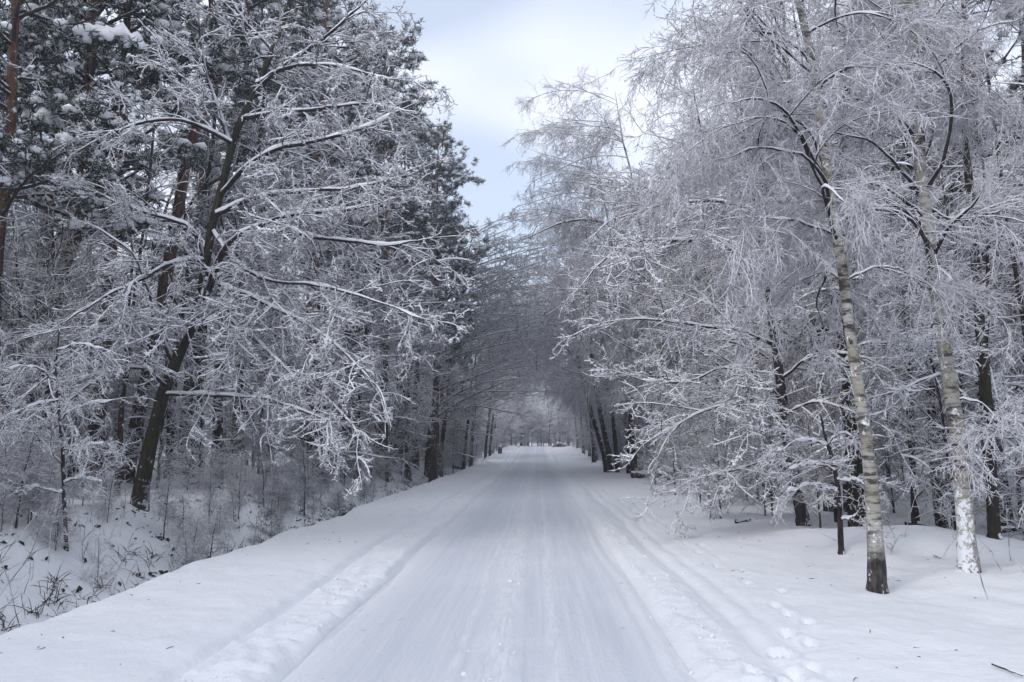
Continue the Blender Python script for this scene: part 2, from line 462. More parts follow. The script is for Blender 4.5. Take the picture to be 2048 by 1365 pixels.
def snow_on(acc, rng, P, R, thick=.014, S=5, m=0):
    """a ridge of snow lying along the top of each branch"""
    N, K, _ = P.shape
    if N == 0: return
    T = unit(np.gradient(P, axis=1)); w = np.clip(1.25 - 1.15 * np.abs(T[:, :, 2]), 0, 1)
    rs = (R * .62 + thick) * (.45 + .9 * rng.random((N, K))) * w
    rs = np.where(rng.random((N, K)) < .16, rs * .15, rs)
    q = P.copy(); q[:, :, 2] += R * .55 + thick * .35
    acc.tubes(q, np.maximum(rs, .0015), S, True, m, rng)

def ramify(rng, limbs, limbR, acc_bark, acc_snow, acc_twig, spec):
    """grow side branches, sprays and twigs on limbs. limbs (N,K,3)"""
    lv, lr = limbs, limbR
    for k, sp in enumerate(spec['levels']):
        P, R = grow(rng, lv, lr, **{a: b for a, b in sp.items() if a not in ('S', 'snow', 'kind')})
        if sp.get('kind') == 'bark':
            acc_bark.tubes(P, R, sp.get('S', 4), True, 0, rng)
            if sp.get('snow'): snow_on(acc_snow, rng, P, R, sp['snow'], 4)
        else:
            acc_twig.tubes(P, R, sp.get('S', 3), True, 0, rng)
        lv, lr = P, R

SPRAY = {}
def make_spray(seed, kind):
    rng = np.random.default_rng(seed); K = 10; Ls = 1.7
    d = np.array([[1, 0, .15 if kind == 'birch' else .05]]); p = np.zeros((1, 3)); P = np.zeros((1, K, 3))
    for k in range(1, K):
        d = unit(d + rng.normal(0, .12, (1, 3)) * np.array([1, 1, .6]) + np.array([0, 0, -.13 if kind == 'birch' else -.05]))
        p = p + d * Ls / (K - 1); P[:, k] = p
    R = np.linspace(.014 if kind == 'broad' else .010, .006, K)[None]
    br, sn, tw = Acc(), Acc(), Acc()
    br.tubes(P, R, 5, True, 0, rng); snow_on(sn, rng, P, R, .009 if kind == 'broad' else .005, 5)
    if kind == 'broad':
        A = dict(per_m=8, t0=.04, t1=1, ang=(35, 70), L=(.35, 1.0), K=6, grav=.035, wander=.19, flat=.35, rr=.9, rmax=.015, rtip=.009)
        B = dict(per_m=11, t0=.05, t1=1, ang=(35, 75), L=(.09, .30), K=4, grav=.03, wander=.24, flat=.6, rr=.95, rmax=.0145, rtip=.009)
        D = dict(per_m=12, t0=.1, t1=1, ang=(35, 80), L=(.035, .09), K=3, grav=.02, wander=.25, flat=.8, rr=1, rmax=.014, rtip=.008)
    else:
        A = dict(per_m=12, t0=.04, t1=1, ang=(25, 65), L=(.5, 1.3), K=7, grav=.13, wander=.10, flat=.7, rr=.8, rmax=.0065, rtip=.0045)
        B = dict(per_m=13, t0=.05, t1=1, ang=(20, 60), L=(.14, .5), K=4, grav=.13, wander=.14, flat=.9, rr=.9, rmax=.0055, rtip=.004)
        D = dict(per_m=10, t0=.1, t1=1, ang=(25, 70), L=(.05, .16), K=3, grav=.07, wander=.18, flat=1, rr=.95, rmax=.005, rtip=.0035)
    a, ar = grow(rng, P, R, **A); b_, br_ = grow(rng, a, ar, **B); c, cr_ = grow(rng, b_, br_, **D)
    tw.tubes(a, ar, 3, True, 0, rng); tw.tubes(b_, br_, 3, True, 0, rng); tw.tubes(c, cr_, 3, True, 0, rng)
    if kind == 'broad': snow_on(sn, rng, a, ar, .009, 4); snow_on(sn, rng, b_, br_, .007, 3)
    if kind == 'broad':      # little cushions of snow caught in the forks
        q = a[:, 1:5].reshape(-1, 3); q = q[rng.random(len(q)) < .42]; w = rng.uniform(.012, .028, len(q))
        sn.blobs(q + np.array([0, 0, .012]), w * 1.25, w * .75, rng, 0, .25)
        q = b_[:, 1:3].reshape(-1, 3); q = q[rng.random(len(q)) < .14]; w = rng.uniform(.010, .020, len(q))
        sn.blobs(q + np.array([0, 0, .008]), w * 1.2, w * .8, rng, 0, .25)
    cr = Acc()
    for ac, mi in ((br, 0), (sn, 1), (tw, 2)):
        cr.add(np.concatenate(ac.v), np.concatenate(ac.q), np.concatenate(ac.t), mi)
    return cr.mesh('spray', [M['frosted_bark'], M['snow'], M['frosted_twig' if kind == 'broad' else 'rime_twig']])
def place_sprays(root, rng, LP, LR, kind, per_m, sc=1.0):
    if kind not in SPRAY: SPRAY[kind] = [make_spray(500 + k + (50 if kind == 'birch' else 0), kind) for k in range(6)]
    b = np.array(root.location)
    for P, R in zip(LP, LR):
        Ls = np.linalg.norm(np.diff(P, axis=0), axis=1).sum(); K = len(P)
        n = max(2, int(round(Ls * per_m)))
        for k in range(n + 1):
            t0 = .10 if kind == 'broad' else .32; t = t0 + (.98 - t0) * (k + rng.random()) / (n + 1) if k < n else .97
            f = t * (K - 1); i = min(int(f), K - 2); u = f - i
            p = P[i] * (1 - u) + P[i + 1] * u; tan = unit(P[i + 1] - P[i])
            r = rng.standard_normal(3) * np.array([1, 1, .35 if kind == 'broad' else .7]); perp = unit(r - (r @ tan) * tan)
            a = math.radians(rng.uniform(30, 68)) if k < n else .15
            x = unit(math.cos(a) * tan + math.sin(a) * perp)
            if kind == 'birch': x[2] = np.clip(x[2], -.15, .6)
            else: x[2] = np.clip(x[2], -.6, .75)
            x = unit(x); y = unit(np.cross([0, 0, 1.0], x)); z = np.cross(x, y)
            q = rng.normal(0, .35); y, z = y * math.cos(q) + z * math.sin(q), z * math.cos(q) - y * math.sin(q)
            s = sc * rng.uniform(.6, 1.15) * (1.15 - .45 * t); fl = -1 if rng.random() < .5 else 1
            m = Matrix(((x[0] * s, y[0] * s * fl, z[0] * s, p[0] - b[0]), (x[1] * s, y[1] * s * fl, z[1] * s, p[1] - b[1]), (x[2] * s, y[2] * s * fl, z[2] * s, p[2] - b[2]), (0, 0, 0, 1)))
            o = obj('spray', SPRAY[kind][rng.integers(6)], root); o.matrix_local = m

def trunk_poly(rng, H, lean=(0, 0), wob=.12, K=14, r0=.16, r1=.02, flare=1.35):
    t = np.linspace(0, 1, K)
    P = np.zeros((K, 3)); P[:, 2] = t * H
    P[:, 0] = lean[0] * t ** 1.5 + np.cumsum(rng.standard_normal(K)) * wob * H / K * .35
    P[:, 1] = lean[1] * t ** 1.5 + np.cumsum(rng.standard_normal(K)) * wob * H / K * .35
    P[:, :2] -= P[0, :2]
    P[0, 2] = -.35
    R = r0 + (r1 - r0) * t ** .9
    R[0] *= flare; R[1] *= 1.03
    return P, R

TW = {  # spray levels
 'broad': [dict(per_m=5.2, t0=.10, t1=1, ang=(35, 75), L=(.6, 1.8), K=8, grav=.045, wander=.17, flat=.45, rr=.55, rmax=.020, rtip=.006, kind='bark', snow=.008, S=4),
           dict(per_m=10.0, t0=.05, t1=1, ang=(30, 75), L=(.2, .7), K=5, grav=.04, wander=.22, flat=.5, rr=.75, rmax=.013, rtip=.007),
           dict(per_m=19., t0=.05, t1=1, ang=(35, 85), L=(.05, .2), K=3, grav=.02, wander=.3, flat=.8, rr=.85, rmax=.0105, rtip=.006)],
 'birch': [dict(per_m=5.0, t0=.10, t1=1, ang=(25, 60), L=(.8, 2.1), K=8, grav=.12, wander=.13, flat=.8, rr=.5, rmax=.013, rtip=.005, kind='bark', snow=.005, S=3),
           dict(per_m=9.0, t0=.05, t1=1, ang=(20, 65), L=(.3, .95), K=5, grav=.17, wander=.16, flat=.9, rr=.7, rmax=.008, rtip=.005),
           dict(per_m=12., t0=.05, t1=1, ang=(20, 70), L=(.10, .34), K=3, grav=.12, wander=.2, flat=1, rr=.85, rmax=.007, rtip=.0045)],
}
def thin(levels, k, r=1.0):
    out = []
    for q, lv in enumerate(levels):
        lv = dict(lv); lv['per_m'] *= k[q]; lv['rmax'] *= r; lv['rtip'] *= r; out.append(lv)
    return out

def make_proto_broad(seed, H, lean, nl, Lr, k=(1, 1, 1), tw='broad', start=.22, ang=(35, 75), up=.15, r0=.15, bark='bark_dark', twig='frosted_twig', grav=.03, bias=0., r=1.0):
    rng = np.random.default_rng(seed)
    P, R = trunk_poly(rng, H, lean, r0=r0)
    tr = Acc(); tr.tubes(P, R, 9, True, 0, rng, .05)
    L1, R1 = grow(rng, P[None], R[None], nl / (H * (1 - start)), start, .97, ang, Lr, 9, grav, .11, up, 1, .55, .065, .012)
    if bias:
        s = np.linspace(0, 1, 9) ** 1.3
        L1 = L1 + s[None, :, None] * np.array([bias, 0, 0])
    br, sn, twg = Acc(), Acc(), Acc()
    br.tubes(L1, R1, 5, True, 0, rng); snow_on(sn, rng, L1, R1, .014, 5)
    ramify(rng, L1, R1, br, sn, twg, {'levels': thin(TW[tw], k, r)})
    cr = Acc()
    for a, mi in ((br, 0), (sn, 1), (twg, 2)):
        if not a.v: continue
        cr.add(np.concatenate(a.v), np.concatenate(a.q) if a.q else None, np.concatenate(a.t) if a.t else None, mi)
    tm = tr.mesh('trunk', [M[bark]]); cm = cr.mesh('crown', [M['frosted_bark'], M['snow'], M[twig]])
    return [('trunk', tm), ('crown', cm)]

def make_proto_pine(seed, H, base, Rmax, r0=.19, dens=1.0, leanx=0):
    rng = np.random.default_rng(seed)
    P, R = trunk_poly(rng, H, (leanx, 0), .08, 14, r0, .03)
    tr = Acc(); tr.tubes(P, R, 9, True, 0, rng, .05)
    return [('trunk', tr.mesh('trunk', [M['bark_pine']])), ('crown', pine_crown(rng, P, R, base, Rmax, dens).mesh('crown', [M['bark_dark'], M['needle'], M['snow']]))]

def pine_crown(rng, P, R, base, Rmax, dens=1.0, tuft=1.2):
    L1, R1 = grow(rng, P[None], R[None], 5.2 * dens, base, .985, (60, 95), (Rmax * .55, Rmax * 1.15), 8, -.02, .12, .05, 1, .5, .05, .012)
    L2, R2 = grow(rng, L1, R1, 3.6, .25, 1, (30, 65), (.5, 1.25), 5, -.03, .15, .05, .5, .6, .02, .006)
    br = Acc(); br.tubes(L1, R1, 5, True, 0, rng); br.tubes(L2, R2, 3, True, 0, rng)
    # tufts of needles along the outer shoots
    i = rng.integers(0, len(L2), int(len(L2) * 6.5)); t = .3 + .7 * rng.random(len(i)); f = t * 4; a = np.minimum(f.astype(int), 3); u = (f - a)[:, None]
    c = L2[i, a] * (1 - u) + L2[i, a + 1] * u + rng.normal(0, .05, (len(i), 3))
    tip = L2[:, -1]
    c = np.concatenate([c, tip]); n = len(c); ns = 9
    d = unit(rng.standard_normal((n, ns, 3)) + np.array([0, 0, .45]))
    ln = (.11 + .12 * rng.random((n, ns, 1))) * tuft
    s0 = c[:, None] - d * .02; s1 = c[:, None] + d * ln * .55 + rng.normal(0, .01, (n, ns, 3)); s2 = c[:, None] + d * ln
    Q = np.stack([s0, s1, s2], 2).reshape(-1, 3, 3)
    br.tubes(Q, np.tile(np.array([[.008, .0115, .003]]) * tuft, (len(Q), 1)), 3, True, 1, rng)
    pick = rng.random(n) < .34
    sz = (.06 + .11 * rng.random(pick.sum()) ** 2)
    br.blobs(c[pick] + np.array([0, 0, .07]), sz * 1.15, sz * .55, rng, 2)
    return br

def put(parts, name, label, cat, loc, rz, sc, group):
    t = thing(name, label, cat, loc, rz, sc, group)
    for pn, me in parts: obj(pn, me, t)
    return t

# hero trees: trunk and limbs laid out from the photograph, sprays grown on them
def hero(name, label, cat, seed, trunk, trunkR, limbs, levels, bark='bark_dark', twig='frosted_twig', extra=None, S=12, pine=None, tsnow=0., lsnow=.018, snowy=True):
    rng = np.random.default_rng(seed)
    tp = [at(*p) for p in trunk]
    b = tp[0].copy(); b[2] = gh(b[0], b[1])
    P = spline(tp, 26); P[0] = P[0] + (P[0] - P[1]) * .2; P[0, 2] = min(P[0, 2], b[2] - .12)
    R = np.interp(np.linspace(0, 1, 26), np.linspace(0, 1, len(trunkR)), trunkR)
    root = thing(name, label, cat, b)
    g0 = b + np.array([0, 0, .02]); P = np.vstack([P[:1], g0[None], g0[None] + (P[1] - g0) * .22, g0[None] + (P[1] - g0) * .55, P[1:]])
    R = np.concatenate([[R[0] * 1.35, R[0] * 1.18, R[0] * 1.05, R[0] * 1.0], R[1:]])
    tr = Acc(); tr.tubes(P, R, S, True, 0, rng, .05)
    obj('trunk', tr.mesh('trunk', [M[bark]], b), root)
    LP, LR = [], []
    for lm, ra, rb in limbs:
        lp = spline([at(*p) for p in lm], 16)
        lp[2:] += np.cumsum(rng.normal(0, .012, (14, 3)), 0)
        LP.append(lp); LR.append(np.linspace(ra, rb, 16))
    if extra is not None:
        EP, ER = grow(rng, P[None], R[None], K=16, **extra)
        LP += list(EP); LR += list(ER)
    LPa = np.array(LP) if LP else np.zeros((0, 16, 3)); LRa = np.array(LR) if LP else np.zeros((0, 16))
    sn, br, tw = Acc(), Acc(), Acc()
    for k in range(len(LPa)):
        a = Acc(); a.tubes(LPa[k], LRa[k], 7, True, 0, rng, .05)
        li = obj('limb', a.mesh('limb', [M['frosted_bark'] if bark != 'bark_pine' else M['bark_pine']], b), root)
        s1 = Acc(); snow_on(s1, rng, LPa[k:k + 1], LRa[k:k + 1], lsnow, 6)
        obj('snow_ridge', s1.mesh('snow_ridge', [M['snow']], b), li)
    if isinstance(levels, tuple): place_sprays(root, rng, LPa, LRa, *levels)
    elif len(LPa) and levels:
        ramify(rng, LPa, LRa, br, sn, tw, {'levels': levels})
        cr = Acc()
        for ac, mi in ((br, 0), (sn, 1), (tw, 2)):
            if ac.v: cr.add(np.concatenate(ac.v), np.concatenate(ac.q) if ac.q else None, np.concatenate(ac.t) if ac.t else None, mi)
        obj('crown', cr.mesh('crown', [M['frosted_bark'], M['snow'], M[twig]], b), root)
    if pine is not None:
        cr = pine_crown(rng, P, R, **pine)
        obj('crown', cr.mesh('crown', [M['bark_dark'], M['needle'], M['snow']], b), root)
    return root, P, R

def lim(pts, d0, d1, ra, rb):
    n = len(pts)
    return ([(x, y, d0 + (d1 - d0) * k / (n - 1)) for k, (x, y) in enumerate(pts)], ra, rb)
def col(pts, d): return [(x, y, d) for x, y in pts]

# ------------------------------------------------------------------ hero trees, left of the road
hero('broadleaf_tree', 'large leaning tree with mossy forked trunk and wide snow-laden boughs on the left bank', 'tree', 101,
     col([(280, 995), (298, 900), (320, 810), (345, 740), (366, 690), (395, 620), (410, 540), (425, 450), (440, 390), (465, 290), (485, 235), (520, 160), (545, 100), (575, 20), (600, -60), (640, -170)], 14.4),
     [.145, .125, .118, .108, .098, .086, .078, .075, .07, .065, .06, .055, .05, .04, .03, .015],
     [lim([(362, 700), (392, 640), (422, 560), (450, 502), (480, 472), (520, 457), (560, 440), (620, 432), (690, 430), (760, 420)], 14.4, 12.9, .085, .018),
      lim([(528, 455), (620, 470), (700, 480), (770, 492), (850, 485)], 13.7, 12.6, .05, .014),
      lim([(335, 788), (400, 788), (470, 798), (545, 805), (610, 832), (705, 864)], 14.3, 12.2, .045, .012),
      lim([(405, 585), (460, 640), (520, 690), (570, 740), (640, 790), (700, 852)], 14.3, 12.0, .05, .012),
      lim([(412, 560), (500, 590), (580, 630), (660, 680), (750, 765)], 14.3, 11.8, .05, .012),
      lim([(410, 530), (385, 462), (340, 440), (260, 415), (175, 380)], 14.4, 13.6, .055, .014),
      lim([(515, 168), (560, 145), (620, 132), (700, 138), (790, 165)], 14.4, 13.2, .05, .012),
      lim([(505, 190), (560, 140), (640, 85), (700, 40), (780, -30)], 14.4, 13.4, .05, .012),
      lim([(440, 390), (500, 330), (560, 300), (640, 285), (740, 255), (850, 205)], 14.4, 12.6, .055, .012),
      lim([(462, 300), (440, 220), (415, 140), (400, 40), (380, -60)], 14.4, 14.0, .05, .012),
      lim([(350, 735), (318, 650), (306, 590), (280, 510), (200, 450)], 14.4, 13.6, .055, .012),
      lim([(430, 430), (520, 395), (620, 380), (720, 372), (850, 340)], 14.4, 12.4, .055, .012),
      lim([(412, 520), (350, 525), (280, 560), (200, 600), (110, 650)], 14.4, 12.4, .05, .012),
      lim([(395, 620), (330, 625), (250, 645), (150, 700), (60, 780)], 14.4, 12.2, .05, .012),
      lim([(425, 460), (470, 520), (540, 560), (640, 570), (760, 600), (850, 640)], 14.4, 11.8, .05, .012),
      lim([(470, 290), (400, 250), (320, 235), (230, 260), (140, 310)], 14.4, 13.4, .05, .012),
      lim([(486, 236), (560, 225), (650, 215), (760, 205), (830, 225)], 14.4, 13.2, .05, .012),
      lim([(545, 100), (490, 40), (450, -40), (420, -120)], 14.4, 14.2, .04, .012),
      lim([(330, 770), (290, 740), (230, 740), (160, 780), (90, 850)], 14.3, 12.8, .04, .012),
      ], ('broad', 2.7, .92), bark='bark_moss', lsnow=.018)

hero('pine_tree', 'tall pine with orange upper bark standing behind the large forked tree', 'tree', 102,
     col([(250, 965), (285, 790), (320, 620), (350, 460), (378, 300), (420, 190), (455, 120), (500, 0), (540, -120), (570, -260)], 19),
     [.18, .155, .145, .135, .125, .115, .105, .09, .07, .03], [], None, bark='bark_pine', pine=dict(base=.66, Rmax=2.6, dens=1.0))
root, P, R = hero('pine_tree', 'snow-clumped pine at the left edge with thick white snow pads on its boughs', 'tree', 103,
     col([(80, 960), (95, 760), (112, 590), (140, 500), (162, 440), (168, 300), (180, 120), (190, -40), (200, -220), (200, -380)], 16.5),
     [.17, .15, .14, .13, .125, .12, .11, .09, .07, .03], [], None, bark='bark_pine', pine=dict(base=.40, Rmax=3.0, dens=1.05, tuft=1.25))
rng = np.random.default_rng(77)
for (pts, r) in (([(150, 78), (190, 62), (235, 66), (275, 84), (300, 108)], .15), ([(75, 232), (105, 236), (135, 258), (160, 290)], .13), ([(190, 250), (225, 240), (262, 262)], .09),
                 ([(462, 12), (474, 40), (488, 78)], .07), ([(20, 60), (48, 66), (70, 82)], .07)):
    a = Acc(); c = spline([at(x, y, 14.9 + .25 * k) for k, (x, y) in enumerate(pts)], 16)
    c += rng.normal(0, .03, c.shape)
    a.tubes(c, r * np.array([.25, .6, .8, .95, 1.1, .85, 1.0, 1.2, .9, 1.1, .8, 1.0, .8, .6, .5, .2]) * rng.uniform(.75, 1.2, 16), 10, True, 0, rng, .14)
    for k in range(12):     # lobes that slump over the needles
        p = c[rng.integers(2, 14)]; d = unit(np.array([rng.normal(0, 1), rng.normal(0, 1), -.5])); L_ = rng.uniform(1.2, 2.6) * r
        q = np.array([p, p + d * L_ * .5, p + d * L_ * .8 + np.array([0, 0, -.4 * r]), p + d * L_ + np.array([0, 0, -.9 * r])])
        a.tubes(q, r * np.array([.8, .7, .55, .2]) * rng.uniform(.7, 1.1), 8, True, 0, rng, .12)
    bo = Acc(); tpos = P[np.argmin(np.abs(P[:, 2] - c[0, 2] + .3))]
    line = spline([tpos, (tpos + c[3]) / 2 + np.array([0, 0, .05]), c[4] - np.array([0, 0, r * .8]), c[10] - np.array([0, 0, r * .9]), c[15] - np.array([0, 0, r * .5])], 16)
    if pts[0][0] < 400: bo.tubes(line, np.linspace(.045, .014, 16), 6, True, 0, rng)
    cc = np.repeat(c, 4, 0) + rng.normal(0, 1, (64, 3)) * np.array([r * .9, r * .9, r * .25]) - np.array([0, 0, r * 1.35])
    d = unit(rng.standard_normal((64, 9, 3)) + np.array([0, 0, -.5])); ln = rng.uniform(.10, .22, (64, 9, 1))
    Q = np.stack([np.broadcast_to(cc[:, None], d.shape), cc[:, None] + d * ln * .55, cc[:, None] + d * ln], 2).reshape(-1, 3, 3)
    bo.tubes(Q, np.tile([[.009, .012, .003]], (len(Q), 1)), 3, True, 1, rng)
    obj('bough', bo.mesh('bough', [M['bark_dark'], M['needle']], np.array(root.location)), root)
    o = obj('snow_pad', a.mesh('snow_pad', [M['snow']], np.array(root.location)), root)

hero('sapling', 'thin dark sapling with frosted side twigs on the left ditch bank', 'sapling', 104,
     col([(133, 1085), (128, 1000), (125, 900), (118, 820), (112, 740), (120, 650)], 11), [.028, .026, .024, .02, .015, .008],
     [lim([(126, 930), (90, 890), (60, 860), (20, 850)], 11, 10.6, .014, .006), lim([(126, 900), (170, 890), (215, 885)], 11, 10.7, .012, .006),
      lim([(128, 985), (80, 975), (30, 990)], 11, 10.6, .012, .006), lim([(128, 965), (165, 955), (195, 965)], 11, 10.7, .012, .006),
      lim([(120, 840), (160, 820), (230, 800)], 11, 10.9, .012, .006), lim([(118, 800), (60, 815), (-10, 860)], 11, 10.4, .014, .006),
      lim([(113, 760), (60, 740), (10, 745)], 11, 10.5, .014, .006), lim([(115, 700), (170, 690), (220, 700)], 11, 10.5, .012, .006)],
     ('broad', 5.0, .42), S=7)

# ------------------------------------------------------------------ hero trees, right of the road
BX = dict(per_m=2.8, t0=.36, t1=.97, ang=(35, 65), L=(1.1, 2.7), grav=.075, wander=.10, up=.35, rr=.45, rmax=.035, rtip=.008)
hero('birch_tree', 'slender birch with dark fissured foot leaning over the right verge', 'tree', 201,
     col([(1755, 1178), (1748, 1040), (1735, 900), (1718, 780), (1702, 680), (1685, 540), (1665, 420), (1648, 300), (1630, 150), (1600, 10), (1570, -160), (1540, -330), (1520, -480)], 8.7),
     [.090, .072, .060, .056, .055, .053, .05, .046, .042, .036, .028, .02, .01],
     [lim([(1665, 430), (1640, 350), (1590, 300), (1510, 290), (1440, 312)], 8.7, 8.4, .026, .007),
      lim([(1655, 350), (1615, 260), (1560, 228), (1500, 245), (1445, 285)], 8.7, 8.9, .024, .007),
      lim([(1672, 470), (1600, 440), (1520, 435), (1440, 440)], 8.7, 8.9, .02, .006),
      lim([(1625, 130), (1560, 60), (1480, 50), (1400, 90)], 8.7, 9.0, .022, .006),
      lim([(1690, 560), (1740, 540), (1790, 545), (1830, 580)], 8.7, 8.9, .016, .006)],
     ('birch', 1.7, .9), bark='bark_birch', twig='rime_twig', extra=BX, S=14, lsnow=.008)
hero('birch_tree', 'white-barked birch with snow plastered on its lower trunk near the right edge', 'tree', 202,
     col([(1936, 1128), (1930, 1020), (1920, 900), (1905, 800), (1890, 710), (1872, 580), (1858, 460), (1842, 350), (1836, 220), (1828, 60), (1815, -120), (1800, -300), (1790, -440)], 9.3),
     [.105, .09, .08, .074, .07, .066, .063, .058, .05, .042, .032, .02, .01],
     [lim([(1845, 400), (1810, 340), (1745, 280), (1650, 250)], 9.3, 9.2, .03, .007),
      lim([(1856, 440), (1790, 380), (1720, 362), (1650, 385)], 9.3, 9.1, .026, .007),
      lim([(1850, 410), (1900, 440), (1960, 430), (2040, 400)], 9.3, 9.0, .022, .006),
      lim([(1838, 180), (1890, 120), (1960, 60), (2040, 40)], 9.3, 9.2, .024, .006),
      lim([(1905, 800), (1960, 800), (2010, 840), (2060, 870)], 9.3, 8.7, .014, .006)],
     ('birch', 1.7, .9), bark='bark_birch_snowy', twig='rime_twig', extra=dict(BX, t0=.40, per_m=2.5), S=14, lsnow=.008)
hero('broadleaf_tree', 'dark-stemmed tree with low white boughs reaching from the right side toward the road', 'tree', 203,
     col([(1608, 1055), (1588, 950), (1572, 860), (1560, 760), (1545, 650), (1530, 520), (1505, 400), (1490, 300), (1480, 180)], 15),
     [.12, .095, .09, .08, .07, .06, .05, .04, .02],
     [lim([(1572, 860), (1530, 800), (1470, 800), (1400, 822), (1340, 850), (1300, 868)], 15, 12.8, .04, .01),
      lim([(1565, 800), (1500, 742), (1440, 745), (1380, 770), (1285, 765)], 15, 13.2, .04, .01),
      lim([(1550, 690), (1480, 662), (1400, 650), (1320, 640), (1240, 642)], 15, 13.5, .045, .01),
      lim([(1535, 560), (1440, 490), (1330, 482), (1260, 490), (1190, 530), (1140, 590)], 15, 13.8, .05, .012),
      lim([(1592, 945), (1530, 925), (1470, 945), (1400, 965), (1350, 990)], 15, 13.2, .032, .008),
      lim([(1560, 760), (1620, 715), (1690, 705), (1760, 730)], 15, 14.0, .035, .01),
      lim([(1545, 660), (1600, 600), (1680, 580), (1780, 610)], 15, 14.0, .035, .01),
      lim([(1510, 420), (1440, 400), (1350, 400), (1240, 430)], 15, 14.0, .04, .01),
      lim([(1530, 530), (1600, 470), (1700, 460)], 15, 14.4, .03, .01),
      lim([(1568, 830), (1630, 800), (1700, 810), (1780, 850)], 15, 13.5, .03, .01)],
     ('broad', 3.4, .95), bark='bark_dark', lsnow=.015)
hero('sapling', 'small sapling with flat snow-covered spray beside the dark-footed birch', 'sapling', 204,
     col([(1683, 1108), (1678, 1010), (1668, 930), (1650, 872), (1640, 820)], 11), [.042, .036, .03, .022, .01],
     [lim([(1655, 890), (1610, 882), (1560, 905)], 11, 10.4, .016, .007), lim([(1655, 890), (1690, 868), (1712, 880)], 11, 10.6, .014, .007),
      lim([(1668, 940), (1630, 930), (1590, 945)], 11, 10.4, .014, .007), lim([(1672, 980), (1630, 968), (1580, 985)], 11, 10.5, .014, .007),
      lim([(1672, 960), (1710, 950), (1740, 975)], 11, 10.6, .012, .007), lim([(1680, 1040), (1705, 1030), (1712, 1000)], 11, 10.8, .02, .008)],
     ('broad', 6.0, .38), S=7)
hero('broadleaf_tree', 'slim dark trunk right beside the white-barked birch at the right edge', 'tree', 205,
     col([(1990, 1090), (1982, 960), (1972, 820), (1960, 650), (1945, 450), (1930, 250), (1925, 60)], 11.2),
     [.085, .075, .07, .065, .055, .04, .02],
     [lim([(1975, 860), (2010, 880), (2060, 900)], 11.2, 10.2, .02, .008), lim([(1973, 830), (2020, 840), (2070, 880)], 11.2, 10.0, .02, .008),
      lim([(1950, 520), (2000, 470), (2070, 430)], 11.2, 10.6, .025, .008), lim([(1955, 600), (1900, 560), (1850, 540)], 11.2, 11.2, .02, .008),
      lim([(1965, 740), (1920, 700), (1870, 700)], 11.2, 10.8, .02, .008)],
     ('broad', 4.0, .9), bark='bark_moss', S=9)
hero('broadleaf_tree', 'upright mossy trunk half hidden behind the dark-footed birch', 'tree', 206,
     col([(1718, 1020), (1705, 880), (1692, 740), (1685, 600), (1680, 450), (1690, 250), (1700, 80)], 14.5),
     [.14, .12, .115, .105, .09, .06, .03], [], ('broad', 3.0, 1.0), bark='bark_moss', S=10,
     extra=dict(per_m=1.3, t0=.35, t1=.97, ang=(40, 75), L=(1.2, 2.6), grav=.03, wander=.1, up=.1, rr=.5, rmax=.03, rtip=.008))
hero('broadleaf_tree', 'stout mossy trunk by the fallen log down the right side of the road', 'tree', 207,
     col([(1268, 945), (1266, 880), (1270, 800), (1275, 720), (1280, 600), (1290, 480), (1300, 380)], 40),
     [.36, .28, .26, .24, .20, .14, .06],
     [lim([(1270, 800), (1235, 730), (1210, 700), (1180, 690)], 40, 37, .10, .02), lim([(1272, 790), (1300, 820), (1325, 850)], 40, 38, .08, .02),
      lim([(1278, 640), (1230, 600), (1160, 600), (1090, 640)], 40, 36, .10, .02), lim([(1276, 720), (1330, 690), (1370, 700)], 40, 38, .08, .02),
      lim([(1288, 500), (1220, 450), (1140, 440), (1040, 480)], 40, 37, .10, .02)],
     thin(TW['broad'], (.5, .5, .5), 1.6), bark='bark_moss', S=10)
for k, (pts, d, rr_, lab) in enumerate((
        ([(1212, 925), (1190, 850), (1172, 790), (1160, 740), (1150, 640), (1140, 540)], 43, .11, 'leftmost of three thin dark stems leaning over the right side of the road'),
        ([(1222, 925), (1205, 850), (1195, 790), (1185, 720), (1175, 600), (1165, 500)], 42, .13, 'middle of three thin dark stems leaning over the right side of the road'),
        ([(1235, 930), (1228, 860), (1222, 800), (1208, 740), (1200, 620), (1190, 480)], 41, .10, 'rightmost of three thin dark stems leaning over the right side of the road'))):
    hero('leaning_tree', lab, 'tree', 210 + k, col(pts, d), [rr_ * 1.2, rr_, rr_ * .95, rr_ * .9, rr_ * .7, .03],
         [lim([pts[3], (pts[3][0] - 40, pts[3][1] - 60), (pts[3][0] - 90, pts[3][1] - 80)], d, d - 2, .04, .012),
          lim([pts[4], (pts[4][0] - 50, pts[4][1] - 30), (pts[4][0] - 120, pts[4][1] + 10)], d, d - 2, .04, .012),
          lim([pts[4], (pts[4][0] + 40, pts[4][1] - 50), (pts[4][0] + 90, pts[4][1] - 60)], d, d - 1, .04, .012)],
         thin(TW['broad'], (.7, .6, .4), 1.6), S=8)

